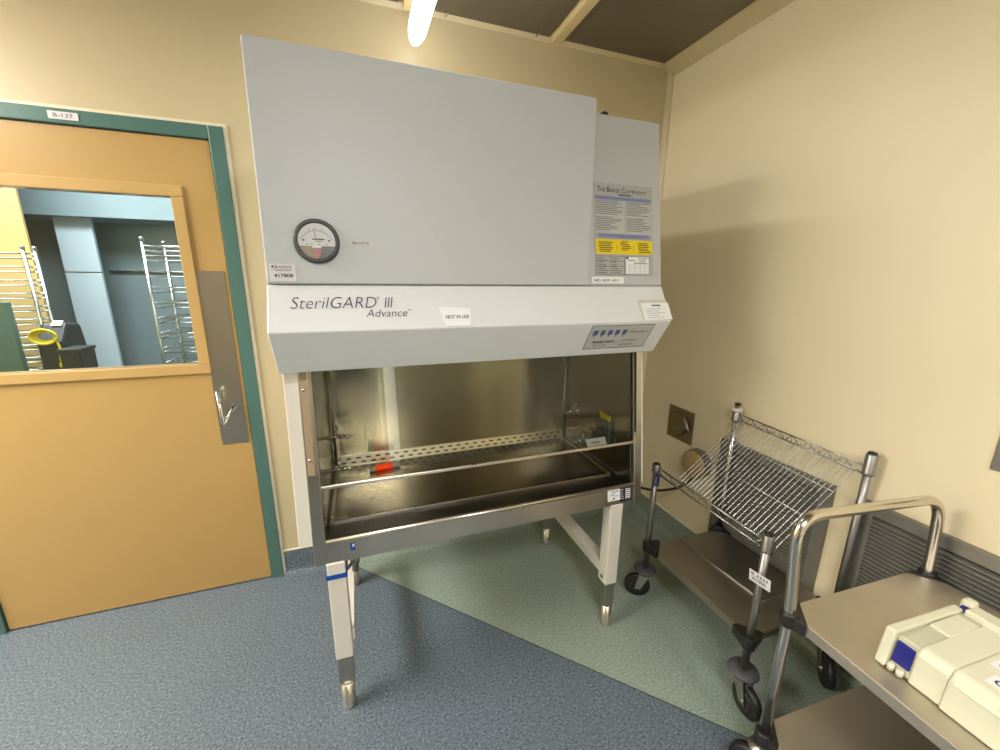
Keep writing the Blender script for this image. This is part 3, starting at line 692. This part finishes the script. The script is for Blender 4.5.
# petcocks on the side liners
def petcock(x, s, y, z):
    mb = MB(); mb.lathe((x, y, z), (s, 0, 0), [(.014, 0), (.014, .006), (.008, .008), (.008, .04), (.011, .042), (.011, .056), (.006, .060)], 14)
    mb.cyl((x + s*.03, y, z), (x + s*.03, y, z + .045), .006, 10); mb.tube([(x + s*.03, y - .028, z + .046), (x + s*.03, y + .028, z + .046)], .005, 8)
    mb.cyl((x + s*.05, y, z), (x + s*.085, y - .01, z - .004), .0055, 10)
    mb.build('petcock', M['chrome'], cab)
petcock(1.5605, -1, -.36, .895); petcock(1.5605, -1, -.47, .77)
petcock(.3195, 1, -.30, .875); petcock(.3195, 1, -.30, .715)
mb = MB(); mb.box(.3195, .345, -.56, -.36, .70, .86); mb.build('left_valve_block', M['liner_s'], cab, .004) if 0 else mb.bm.free()
# outlet with flip cover and yellow label, on the right liner
mb = MB(); mb.box(1.545, 1.5605, -.652, -.552, .800, .925); mb.use(M['black']); mb.box(1.540, 1.5455, -.656, -.650, .790, .930).box(1.540, 1.5455, -.656, -.552, .922, .928)
for z in (.83, .875): mb.box(1.5435, 1.5455, -.625, -.585, z, z + .022)
ol = mb.build('outlet_box', M['clear'], cab, .001)
mb = MB(); mb.box(1.5575, 1.5605, -.645, -.562, .929, .955); yl = mb.build('outlet_label', M['yellow'], ol, label='small yellow label')
mb = MB(); tg = [Vector(p) for p in ((1.490, -.579, .783), (1.535, -.667, .829), (1.535, -.647, .859), (1.487, -.560, .816))]
mb.hexa([*tg, *[p + Vector((.0015, .001, 0)) for p in tg]])
mb.use(M['greyink']); q = lambda u, v: tg[0].lerp(tg[1], u).lerp(tg[3].lerp(tg[2], u), v) - Vector((.001, .0006, 0))
mb.hexa([q(.25, .4), q(.7, .4), q(.7, .52), q(.25, .52), *[a + Vector((.0008, .0005, 0)) for a in (q(.25, .4), q(.7, .4), q(.7, .52), q(.25, .52))]])
mb.build('valve_tag', M['paper'], cab, label='white paper tag hanging on the lower right valve')

# stickers on the steel sill
mb = MB(); mb.slab(Fs, 1.432, 1.494, sl(.652), sl(.706), .001)
mb.use(M['navy']); mb.slab(Fs, 1.494, 1.553, sl(.642), sl(.702), .001)
mb.use(M['greyink'])
for z, a, b in ((.696, 1.44, 1.482), (.69, 1.45, 1.488), (.682, 1.45, 1.47), (.676, 1.442, 1.464), (.671, 1.466, 1.484)): mb.slab(Fs, a, b, sl(z), sl(z) + .0022, .0004, .001)
mb.slab(Fs, 1.457, 1.466, sl(.658), sl(.667), .0004, .001)
mb.use(M['paper'])
for k in range(6): mb.slab(Fs, 1.497, 1.507 + random.uniform(0, .006), sl(.694 - .008*k), sl(.694 - .008*k) + .0018, .0004, .001)
mb.poly(Fs, [(1.520 + (0.0 if k % 2 == 0 else .004), sl(.697 - .0047*k)) for k in range(11)] + [(1.548 - (0.0 if k % 2 == 0 else .005), sl(.697 - .0047*k)) for k in range(10, -1, -1)], .0004, .001)
mb.use(M['navy'])
for k in range(5): mb.slab(Fs, 1.524, 1.542, sl(.690 - .0098*k), sl(.690 - .0098*k) + .004, .0004, .0014)
mb.build('service_sticker', M['paper'], cab, label='white and navy service sticker on the steel sill')
mb = MB(); mb.slab(Fs, .396, .411, sl(.664), sl(.690), .001); mb.use(M['paper']); mb.slab(Fs, .4035, .409, sl(.676), sl(.686), .0004, .001)
mb.use(M['bluelogo']); mb.slab(Fs, .405, .409, sl(.6785), sl(.681), .0004, .0013); mb.build('blue_logo_sticker', M['bluelogo'], cab, label='tiny blue logo sticker')

# stand
def leg(xc, yc, sleeve_top, foot_r=.0235):
    mb = MB(); mb.box(xc - .030, xc + .030, yc - .030, yc + .030, sleeve_top, .633); l = mb.build('stand_leg', M['white2'], cab, .004)
    mb = MB(); mb.box(xc - .026, xc + .026, yc - .026, yc + .026, .112, sleeve_top + .03); mb.build('leg_sleeve', M['zinc'], l, .003)
    mb = MB(); mb.lathe((xc, yc - (.013 if yc < -.5 else 0), 0), (0, 0, 1), [(.021, 0), (.023, .005), (foot_r, .012), (foot_r, .1118)], 20); mb.build('leg_foot', M['trim_b'], l)
    return l
legs = [leg(.345, -.830, .232), leg(1.478, -.830, .230), leg(.365, -.195, .20), leg(1.475, -.215, .20)]
for xc in (.355, 1.478):
    mb = MB(); mb.box(xc - .028, xc + .028, -.816, -.245, .262, .312); mb.build('stand_rail', M['white2'], cab, .003)
mb = MB(); mb.lathe((1.447, -.832, .262), (-1, 0, 0), [(.010, 0), (.009, .004)], 6); mb.build('stand_bolt', M['zinc'], cab)
mb = MB(); mb.box(1.4515, 1.4525, -.845, -.838, .44, .45); mb.bm.free()
# blue strap round the front left leg, with a drain valve hung beside it
mb = MB()
mb.box(.311, .379, -.8635, -.859, .574, .590).box(.311, .315, -.863, -.797, .574, .590).box(.3755, .3795, -.863, -.797, .574, .590).box(.311, .379, -.801, -.797, .574, .590)
mb.box(.350, .372, -.8655, -.863, .580, .584)
mb.build('blue_strap', M['blue'], cab, label='blue strap tied round the front left leg')
mb = MB(); mb.lathe((.402, -.76, .515), (0, 0, 1), [(.012, 0), (.012, .03), (.017, .034), (.017, .07), (.011, .074), (.011, .14)], 14)
mb.tube([(.395, -.765, .585), (.384, -.775, .600), (.381, -.785, .630)], .004, 8); mb.tube([(.40, -.765, .56), (.388, -.80, .572), (.381, -.83, .582)], .006, 8)
mb.tube([(.411, -.765, .56), (.423, -.765, .585), (.423, -.765, .632)], .0045, 8)
mb.build('drain_valve', M['zinc'], cab, label='grey metal drain valve under the sill')

# loose steel tube with an orange sticker on the work tray
tb = thing('steel_tube', (.545, -.31, TZ), 'short steel tube with bright orange sticker lying on the work tray', 'tube')
mb = MB(); mb.tube([(.478, -.322, TZ + .0125), (.615, -.304, TZ + .0125)], .012, 14); mb.build('tube_body', M['tubemetal'], tb)
mb = MB(); mb.tube([(.503, -.3187, TZ + .0145), (.583, -.308, TZ + .0145)], .0138, 14)
mb.build('orange_sticker', M['orange'], tb, label='bright orange sticker')

# ------------------------------------------------------------------ right wall fittings
def louvre(y0, y1, z0, z1, label):
    t = thing('wall_vent', (XR, (y0+y1)/2, z0), label, 'wall vent', 'louvred vents on the right wall')
    f = .045; x0, x1 = XR - .020, XR
    mb = MB(); mb.box(x0, x1, y0, y1, z0, z0 + f).box(x0, x1, y0, y1, z1 - f, z1).box(x0, x1, y0, y0 + f, z0 + f, z1 - f).box(x0, x1, y1 - f, y1, z0 + f, z1 - f)
    mb.use(M['chrome'])
    for y in (y0 + .018, y1 - .018):
        for z in (z0 + .1, (z0+z1)/2, z1 - .1): mb.lathe((x0, y, z), (-1, 0, 0), [(.005, 0), (.004, .002)], 10)
    mb.build('vent_frame', M['vent'], t, .002)
    mb = MB(); mb.box(x1 - .004, x1, y0 + f, y1 - f, z0 + f, z1 - f); mb.build('vent_backing', M['dark'], t)
    mb = MB(); z = z0 + f + .004
    while z < z1 - f - .008:
        mb.prism([(x1 - .005, z + .010), (x1 - .004, z + .012), (x0 + .001, z + .005), (x0 + .001, z), (x0 + .003, z)], 'y', y0 + f, y1 - f); z += .0165
    mb.build('vent_louvres', M['vent'], t)
louvre(-1.222, -.683, .152, .779, 'grey steel louvred vent behind the wire shelf cart')
louvre(-2.55, -1.318, .152, .779, 'wide grey steel louvred vent behind the stainless utility cart')

t = thing('wall_receptacle', (XR, -.382, .64), 'square steel wall receptacle with round twist-lock cover above the black cord', 'wall outlet')
mb = MB(); mb.box(XR - .006, XR, -.480, -.283, .645, .842); mb.build('receptacle_plate', M['plate'], t, .002)
mb = MB(); mb.lathe((XR - .006, -.365, .745), (-1, 0, 0), [(.072, 0), (.072, .004), (.066, .006)], 30); mb.use(M['dark']); mb.lathe((XR - .010, -.365, .745), (-1, 0, 0), [(.070, 0), (.070, .0015)], 30); mb.use(M['plate']); mb.lathe((XR - .011, -.365, .745), (-1, 0, 0), [(.063, 0), (.063, .003)], 30)
cv = mb.build('round_cover', M['plate'], t)
mb = MB(); mb.cyl((XR - .02, -.43, .79), (XR - .02, -.43, .71), .011, 12); mb.box(XR - .03, XR - .008, -.445, -.415, .735, .775); mb.tube([(XR - .018, -.415, .80), (XR - .03, -.44, .785), (XR - .03, -.462, .75), (XR - .02, -.47, .72)], .007, 8)
mb.build('cover_hinge', M['zinc'], t)

t = thing('wall_box', (XR, -.56, .5), 'grey octagonal wall box with tan domed cover low on the right wall beside the vent', 'wall box')
mb = MB()
o8 = [(-.555 + .086*math.cos(math.radians(22.5 + 45*k)), .572 + .086*math.sin(math.radians(22.5 + 45*k))) for k in range(8)]
mb.prism(o8, 'x', XR - .050, XR); bx = mb.build('box_body', M['hexgrey'], t, .004)
mb = MB(); mb.lathe((XR - .05, -.555, .572), (-1, 0, 0), [(.078, 0), (.076, .008), (.066, .016), (.04, .022), (.01, .024)], 28); mb.build('box_cover', M['tanbox'], t, label='tan domed cover')
t = thing('switch_plate', (XR, -1.65, 1.03), 'plain steel switch plate on the right wall at the photo edge', 'switch plate')
mb = MB(); mb.box(XR - .006, XR, -1.71, -1.594, 1.034, 1.165); mb.build('plate_face', M['vent'], t, .002)
mb = MB(); mb.lathe((XR - .006, -1.625, 1.05), (-1, 0, 0), [(.005, 0), (.004, .002)], 10); mb.build('plate_screw', M['chrome'], t)

def catmull(p, n=10):
    p = [Vector(q) for q in p]; p = [p[0]*2 - p[1]] + p + [p[-1]*2 - p[-2]]; out = []
    for i in range(1, len(p) - 2):
        for k in range(n):
            t = k/n; a, b, c, d = p[i-1:i+3]
            out.append(.5*((2*b) + (c-a)*t + (2*a-5*b+4*c-d)*t*t + (3*b-a-3*c+d)*t**3))
    return out + [p[-2]]
mb = MB(); mb.tube(catmull([(1.57, -.05, .68), (1.70, -.10, .50), (1.86, -.22, .405), (2.03, -.40, .365), (2.14, -.50, .40), (2.19, -.545, .46), (2.20, -.56, .50)]), .0075, 8)
pc = tag(mb.build('power_cord', M['black']), 'black power cord sagging from the hood to the octagonal wall box', 'cord')

# ------------------------------------------------------------------ casters
def caster(parent, px, py, ztop, wc, axis, r=.062, w=.030, disc=True, brake=False):
    """wc: wheel centre (x, y); axis: wheel axle direction in plan"""
    ax = Vector((axis[0], axis[1], 0)).normalized(); fw = Vector((-ax.y, ax.x, 0))
    c = Vector((wc[0], wc[1], r)); d_ = Vector((wc[0] - px, wc[1] - py, 0)); d_ -= ax * d_.dot(ax); c = Vector((px, py, r)) + d_
    mb = MB(); top = r*2 + .018
    for s in (-1, 1):
        o = c + ax*s*(w/2 + .006)
        a = Vector((px, py, top)) + ax*s*(w/2 + .006)
        q = [o + fw*.014 + Vector((0, 0, -.012)), o - fw*.014 + Vector((0, 0, -.012)), a - fw*.026, a + fw*.026]
        mb.hexa([*(v + ax*.002 for v in q), *(v - ax*.002 for v in q)])
    mb.lathe((px, py, top - .006), (0, 0, 1), [(.034, 0), (.034, .012), (.015, .014), (.0125, ztop - top + .006)], 18)
    mb.cyl(c - ax*(w/2 + .012), c + ax*(w/2 + .012), .008, 10)
    ob = mb.build('caster', M['zinc'], parent)
    mb = MB(); mb.lathe(c - ax*(w/2), ax, [(r*.62, 0), (r*.9, .001), (r, .006), (r, w - .006), (r*.9, w - .001), (r*.62, w)], 30)
    mb.use(M['hub']); mb.lathe(c - ax*(w/2 + .001), ax, [(r*.5, -.001), (r*.6, 0), (r*.6, w + .002), (r*.5, w + .003)], 24)
    mb.build('caster_wheel', M['black'], ob)
    if disc:
        mb = MB(); mb.lathe((px, py, top + .006), (0, 0, 1), [(.03, 0), (.049, .003), (.054, .010), (.049, .020), (.02, .024)], 26); mb.build('caster_bumper', M['greydisc'], ob)
    if brake:
        mb = MB(); e = Vector((px, py, top - .02)); mb.hexa([*(e + fw*.03 + ax*s for s in (-.012, .012)), *(e + fw*.075 + ax*s + Vector((0, 0, -.03)) for s in (.012, -.012)),
                                                          *(e + fw*.03 + ax*s + Vector((0, 0, .005)) for s in (-.012, .012)), *(e + fw*.075 + ax*s + Vector((0, 0, -.025)) for s in (.012, -.012))])
        mb.build('caster_brake', M['zinc'], ob)
    return ob

# ------------------------------------------------------------------ wire shelf cart
A, D, B, Cc = (1.759, -.757), (1.749, -1.324), (2.212, -.765), (2.203, -1.332)
wc = thing('wire_shelf_cart', (1.98, -1.045, 0), 'metal wheeled cart with tilted wire shelf over a solid lower shelf beside the hood', 'cart')
SH = .300
posts = {}
for nm, p, top, cols in (('A', A, .738, [(.70, .735, M['post'])]), ('D', D, .742, [(.675, .738, M['post'])]), ('B', B, .992, [(.905, .955, M['post']), (.955, .968, M['whiteplastic'])]), ('C', Cc, .978, [(.895, .975, M['post'])])):
    mb = MB(); mb.cyl((p[0], p[1], .15), (p[0], p[1], top), .0135, 18)
    z = .33
    mb.use(M['black']); mb.lathe((p[0], p[1], top - .006), (0, 0, 1), [(.0142, 0), (.0142, .008), (.010, .010)], 16)
    ob = mb.build('cart_post', M['chrome'] if nm == 'B' else M['post'], wc)
    mb = MB()
    mb.lathe((p[0], p[1], cols[0][0]), (0, 0, 1), [(.021, 0), (.018, .006), (.0185, cols[0][1] - cols[0][0] - .003), (.016, cols[0][1] - cols[0][0])], 18)
    mb.build('post_collar', cols[0][2], ob)
    if len(cols) > 1:
        mb = MB(); mb.lathe((p[0], p[1], cols[1][0]), (0, 0, 1), [(.026, 0), (.026, .016)], 18); mb.build('post_collar', cols[1][2], ob, label='white plastic collar')
    posts[nm] = ob
    # corner bumper gripping the post at the lower shelf
    s = (1 if p[0] < 2 else -1, -1 if p[1] > -1 else 1)
    mb = MB(); mb.lathe((p[0], p[1], SH - .035), (0, 0, 1), [(.022, 0), (.024, .004), (.024, .046), (.022, .05)], 16)
    mb.prism([(p[0], p[1] + s[1]*.012 - s[1]*.03), (p[0] + s[0]*.014, p[1] - s[1]*.02), (p[0] + s[0]*.066, p[1] - s[1]*.004), (p[0] + s[0]*.066, p[1] + s[1]*.010), (p[0] + s[0]*.010, p[1] + s[1]*.066), (p[0] - s[0]*.006, p[1] + s[1]*.066), (p[0] - s[0]*.02, p[1] + s[1]*.012)], 'z', SH - .03, SH + .008)
    mb.build('corner_bumper', M['blackplastic'], wc, .002)
# solid lower shelf: chamfered corners, turned edge, shallow ridge along the middle
mb = MB(); x0, x1, y0, y1, ch = 1.762, 2.208, -1.318, -.772, .062
oct_ = [(x0 + ch, y1), (x1 - ch, y1), (x1, y1 - ch), (x1, y0 + ch), (x1 - ch, y0), (x0 + ch, y0), (x0, y0 + ch), (x0, y1 - ch)]
mb.prism(oct_, 'z', SH - .004, SH)
for i in range(8):
    a, b = Vector(oct_[i]), Vector(oct_[(i+1) % 8]); n = Vector((-(b-a).y, (b-a).x)).normalized()*(-.003)
    q = [a, b, b - n, a - n]; mb.hexa([*((v.x, v.y, SH - .030) for v in q), *((v.x, v.y, SH - .004) for v in q)])
sf = mb.build('lower_shelf', M['cartsteel'], wc)
mb = MB(); mb.hexa([(1.935, -.80, SH), (1.955, -1.21, SH), (2.19, -1.21, SH), (2.19, -.80, SH), (1.940, -.80, SH + .006), (1.960, -1.21, SH + .006), (2.19, -1.21, SH + .003), (2.19, -.80, SH + .003)])
mb.tube([(1.937, -.79, SH + .006), (1.958, -1.22, SH + .006)], .0035, 8)
mb.build('shelf_liner', M['cartsteel'], wc, label='flat steel sheet on the rear half of the lower shelf')
# tilted wire shelf
FA, FD, BB, BC = Vector((A[0], A[1] - .015, .722)), Vector((D[0], D[1] + .015, .708)), Vector((B[0], B[1] - .015, .942)), Vector((Cc[0], Cc[1] + .015, .922))
for P_, Q_ in ((FA, FD), (BB, BC)):
    mb = MB(); dn = Vector((0, 0, -.030))
    mb.tube([P_, Q_], .0036, 8); mb.tube([P_ + dn, Q_ + dn], .0036, 8)
    n = 16
    zz = [P_.lerp(Q_, k/n) + (dn if k % 2 else Vector((0, 0, 0))) for k in range(n+1)]
    mb.tube(zz, .0020, 6)
    mb.build('shelf_rail', M['wire'], wc)
mb = MB(); nw = 27
fy0, fy1, by0, by1 = -.905, -1.352, -.797, -1.292
def wire_pt(k, t):
    f = Vector((FA.x - .004, fy0 + (fy1-fy0)*k/(nw-1), .735 - .026*k/(nw-1))); b = Vector((BB.x - .004, by0 + (by1-by0)*k/(nw-1), .919 - .026*k/(nw-1)))
    return f.lerp(b, t)
for k in range(nw):
    mb.tube([wire_pt(k, 0) + Vector((-.002, 0, -.012)), wire_pt(k, .0), wire_pt(k, 1), wire_pt(k, 1) + Vector((.003, 0, .014))], .0016, 6)
for t in (.36, .70, 1.0):
    mb.tube([wire_pt(0, t) + Vector((0, 0, -.0045)), wire_pt(nw-1, t) + Vector((0, 0, -.0045))], .0028, 6)
mb.build('wire_shelf', M['wire'], wc)
# hanging tags
mb = MB(); F_ = (Vector((1.730, -1.297, .545)), Vector((.0, -1, .10)).normalized(), Vector((0, .10, 1)).normalized(), Vector((-1, 0, 0)))
mb.slab(F_, 0, .078, 0, .042, .001)
mb.use(M['inkred']); mb.slab(F_, .014, .019, .028, .033, .0004, .001)
mb.use(M['greyink'])
for k in range(6): mb.slab(F_, .008 + .011*k, .013 + .011*k, .026, .035, .0004, .001) if k != 1 else None
mb.slab(F_, .010, .06, .022, .0232, .0004, .001)
at = mb.build('asset_tag', M['pinkpaper'], wc, label='white asset tag on the front post numbered 417909')
lettering('asset_tag_lettering', [('417909', F_, .010, .008, .052, .010, 0, .02)], M['inknavy'], at)
mb = MB(); mb.box(1.735, 1.747, -.800, -.778, .642, .700); nv = mb.build('post_tag', M['navytag'], wc, .002, label='small navy blue tag on the left post')
mb = MB(); mb.box(1.7342, 1.735, -.795, -.784, .65, .69); mb.build('post_tag_print', M['bluebar'], nv)
caster(wc, A[0], A[1], .18, (1.735, -.737), (-.55, -.83))
caster(wc, D[0], D[1], .18, (1.742, -1.36), (-.97, .15), brake=True)
caster(wc, B[0] - .01, B[1], .18, (2.18, -.78), (-.6, -.8)); caster(wc, Cc[0] - .006, Cc[1], .18, (2.155, -1.38), (-.72, .69), r=.068)

# ------------------------------------------------------------------ stainless utility cart
cart = bpy.data.objects.new('utility_cart', None); COL.objects.link(cart); cart.location = (1.90, -1.95, 0)
tag(cart, 'stainless two shelf cart with tubular push handle and a boxy instrument on its top', 'cart')
ANG = math.radians(-3.0); OX, OY = 1.578, -1.530
def L(x, y, z=0): return Vector((OX + x*math.cos(ANG) - y*math.sin(ANG), OY + x*math.sin(ANG) + y*math.cos(ANG), z))
CW, CL, ZT, ZLO = .600, .95, .659, .212
def cart_poly(mb, pts, z0, z1):
    return mb.prism([tuple(L(*p)[:2]) for p in pts], 'z', z0, z1)
for nm, z in (('top_shelf', ZT), ('bottom_shelf', ZLO)):
    x0, x1, y1, y0, ch = .010, CW - .010, .020, -CL + .01, .055
    o8 = [(x0 + .010, y1), (x1 - ch, y1), (x1, y1 - ch), (x1, y0 + ch), (x1 - ch, y0), (x0 + ch, y0), (x0, y0 + ch), (x0, y1 - .045)] if 0 else \
         [(x0 + ch*.45, y1), (x1 - ch, y1), (x1, y1 - ch), (x1, y0 + ch), (x1 - ch, y0), (x0 + ch, y0), (x0, y0 + ch), (x0, y1 - ch)]
    mb = MB(); cart_poly(mb, o8, z - .003, z)
    for i in range(8):
        a, b = Vector(o8[i]), Vector(o8[(i+1) % 8]); n = Vector((-(b-a).y, (b-a).x)).normalized()*(-.003)
        cart_poly(mb, [a, b, b - n, a - n], z - .032, z - .003)
    mb.build(nm, M['dullsteel'], cart)
mb = MB(); mb.hexa([*(L(.0095 + dx, y, z) for z in (ZT - .026, ZT - .008) for dx, y in ((-.001, -.115), (.001, -.115), (.001, -.16), (-.001, -.16)))]); mb.build('shelf_label_slot', M['black'], cart)
def rounded(pts, r, n=7):
    out = [Vector(pts[0])]
    for i in range(1, len(pts)-1):
        a, b, c = Vector(pts[i-1]), Vector(pts[i]), Vector(pts[i+1]); u, v = (a-b).normalized(), (c-b).normalized()
        p, q = b + u*r, b + v*r
        for k in range(n+1):
            t = k/n; out.append(p*(1-t)**2 + b*2*t*(1-t) + q*t*t)
    return out + [Vector(pts[-1])]
HT = .955
hp = rounded([L(0, 0, .06 + .09), L(0, 0, ZT), L(-.03, .012, HT + .010), L(CW - .02, .012, HT - .028), L(CW - .004, 0, ZT), L(CW - .004, 0, .15)], .085)
mb = MB(); mb.tube(hp, .0150, 16); mb.build('push_handle', M['tube'], cart)
for x in (0, CW - .004):
    mb = MB(); mb.tube([L(x, -CL + .02, .15), L(x, -CL + .02, ZT + .03)], .015, 14); mb.build('cart_leg', M['tube'], cart)
for z in (ZT, ZLO):
    for x, y, sx, sy in ((0, 0, 1, -1), (CW - .004, 0, -1, -1), (0, -CL + .02, 1, 1), (CW - .004, -CL + .02, -1, 1)):
        mb = MB(); c = L(x, y); mb.lathe((c.x, c.y, z - .036), (0, 0, 1), [(.022, 0), (.024, .004), (.024, .040), (.020, .046)], 16)
        cart_poly(mb, [(x - sx*.010, y + sy*.012), (x + sx*.012, y - sy*.012), (x + sx*.068, y - sy*.026 if sx < 0 or z < .3 else y - sy*.022), (x + sx*.058, y - sy*.014), (x + sx*.012, y + sy*.040), (x - sx*.004, y + sy*.046)], z - .034, z + .004)
        mb.build('corner_bumper', M['blackplastic'], cart, .002)
for x, y, wx, wy, ax in ((0, 0, -.02, .005, (-.9, -.4)), (CW - .03, -.03, CW - .05, -.07, (-1, .2)), (0, -CL + .02, -.02, -CL, (-1, 0)), (CW - .01, -CL + .02, CW - .03, -CL, (-1, 0))):
    c, w_ = L(x, y), L(wx, wy); m_ = c if (c - w_).length < .07 else w_ + (c - w_).normalized()*.05
    ob = caster(cart, m_.x, m_.y, .20, (w_.x, w_.y), ax, .066, .034, disc=False)

# ------------------------------------------------------------------ instrument on the utility cart
ins = bpy.data.objects.new('bench_instrument', None); COL.objects.link(ins); ins.location = (1.78, -1.95, ZT)
tag(ins, 'ivory plastic boxy instrument with a deep blue patch lying on the top cart shelf', 'instrument')
IA = math.radians(-3.5)
def I(x, y, z): return Vector((1.636 + x*math.cos(IA) - y*math.sin(IA), -1.700 + x*math.sin(IA) + y*math.cos(IA), ZT + z))
def iprism(mb, prof, y0, y1):
    """prof (x, z) pushed along the local y"""
    a = [mb.bm.verts.new(I(x, y0, z)) for x, z in prof]; b = [mb.bm.verts.new(I(x, y1, z)) for x, z in prof]; k = len(prof)
    fs = [mb.bm.faces.new(a), mb.bm.faces.new(b[::-1])] + [mb.bm.faces.new([a[i], b[i], b[(i+1) % k], a[(i+1) % k]]) for i in range(k)]
    mb._new(fs)
mb = MB(); iprism(mb, [(-.002, .004), (.010, .104), (.262, .104), (.285, .080), (.288, .004)], 0, -.022); mb.build('end_flange', M['ivory'], ins, .005, seg=3)
mb = MB(); iprism(mb, [(.014, .004), (.020, .094), (.262, .098), (.27, .004)], -.022, -.064); iprism(mb, [(.018, .088), (.020, .0975), (.10, .0995), (.10, .092)], -.030, -.065)
mb.build('neck_section', M['ivory2'], ins, .004)
mb = MB(); iprism(mb, [(.0105, .026), (.0155, .082), (.020, .084), (.020, .026)], -.025, -.060); mb.build('blue_patch', M['bluepatch'], ins, .002, label='deep blue patch')
mb = MB()
for y in (-.030, -.048): mb.lathe(I(.008, y, .012), (0, 0, 1), [(.007, -.008), (.008, .004), (.005, .009)], 12)
mb.build('peg', M['ivory'], ins)
mb = MB(); iprism(mb, [(.008, .002), (.013, .082), (.022, .099), (.034, .102), (.25, .102), (.29, .096), (.30, .085), (.305, .002)], -.063, -.122); mb.build('collar_section', M['ivory'], ins, .005, seg=3)
mb = MB(); iprism(mb, [(.002, .002), (.008, .074), (.018, .099), (.028, .104), (.262, .104), (.270, .099), (.310, .096), (.318, .08), (.32, .002)], -.122, -.52); mb.build('main_housing', M['ivory'], ins, .005, seg=3)
mb = MB(); iprism(mb, [(.004, .076), (.0105, .084), (.022, .084), (.022, .076)], -.128, -.518); mb.build('housing_ridge', M['ivory'], ins, .003)
mb = MB(); iprism(mb, [(.12, .096), (.121, .1035), (.225, .1045), (.227, .096)], -.026, -.066); mb.build('raised_lid', M['ivory'], ins, .002)
mb = MB(); iprism(mb, [(.245, .098), (.247, .116), (.30, .110), (.30, .09)], -.028, -.50); mb.build('side_ledge', M['ivory'], ins, .004)
mb = MB(); iprism(mb, [(.275, .02), (.275, .122), (.305, .122), (.305, .02)], -.004, -.030); mb.build('corner_block', M['ivory'], ins, .008, seg=3)
mb = MB(); iprism(mb, [(.262, .08), (.262, .105), (.276, .108), (.276, .08)], -.012, -.026); mb.build('blue_insert', M['bluepatch'], ins, label='small blue insert')
F1 = (I(0, 0, .1042), I(1, 0, 0) - I(0, 0, 0), I(0, 1, 0) - I(0, 0, 0), Vector((0, 0, 1)))
for lab, x0, x1, yc, txt, m_ in (('red printed label', .112, .150, -.20, 'CAUTION', 'inkred'), ('white label with handwritten blue letters', .048, .088, -.22, 'CAV', 'inknavy')):
    FL = (F1[0] + F1[1]*x1 + F1[2]*(yc + .085), -F1[2], F1[1], F1[3])      # reads along the long side
    mb = MB(); mb.slab(FL, 0.02, .12, -(x1-x0), 0, .0008); ob = mb.build('top_label', M['paper'], ins, label=lab)
    lettering('top_label_lettering', [(txt, FL, .028, -(x1-x0) + .008, .075, x1 - x0 - .016, .2, .0)], M[m_], ob)

# ------------------------------------------------------------------ lights
def area(name, loc, rot, sx, sy, power, col=(1, .985, .95)):
    l = bpy.data.lights.new(name, 'AREA'); l.shape = 'RECTANGLE'; l.size = sx; l.size_y = sy; l.energy = power; l.color = col
    o = bpy.data.objects.new(name, l); COL.objects.link(o); o.location = loc; o.rotation_euler = rot; return o
area('lamp_over_hood', (.80, -.42, 2.54), (0, 0, 0), .09, .55, 5)
area('lamp_behind_camera', (.78, -4.5, 2.71), (0, 0, 0), .16, 1.3, 30)
area('lamp_left_half', (-1.9, -.95, 2.71), (0, 0, 0), .8, 1.5, 74)
area('fill_mid_room', (.4, -3.0, 2.71), (0, 0, 0), .5, .5, 24)  # fill added to brighten the floor and hood front
area('lamp_utility', (-1.4, .9, 2.84), (0, 0, 0), 1.6, .7, 52, (.82, .93, 1))
w = bpy.data.worlds.new('world'); scn.world = w; w.use_nodes = True
w.node_tree.nodes['Background'].inputs[0].default_value = (1, .93, .82, 1); w.node_tree.nodes['Background'].inputs[1].default_value = 0.25

# ------------------------------------------------------------------ camera
cam = bpy.data.cameras.new('camera'); co = bpy.data.objects.new('camera', cam); COL.objects.link(co)
yaw, pit, rol, fpx = .3418578626, -.237257654, .0103111610, 400.13
f = Vector((math.sin(yaw)*math.cos(pit), math.cos(yaw)*math.cos(pit), math.sin(pit)))
r0 = Vector((math.cos(yaw), -math.sin(yaw), 0)); u0 = r0.cross(f)
r = r0*math.cos(rol) + u0*math.sin(rol); u = u0*math.cos(rol) - r0*math.sin(rol)
m = Matrix((r, u, -f)).transposed().to_4x4(); m.translation = Vector((.47342, -2.14755, 1.58118))
co.matrix_world = m
cam.sensor_width = 36; cam.lens = fpx*36/1000; cam.clip_start = .02
scn.camera = co
scn.view_settings.view_transform = 'Standard'; scn.view_settings.look = 'None'; scn.view_settings.exposure = 0.64
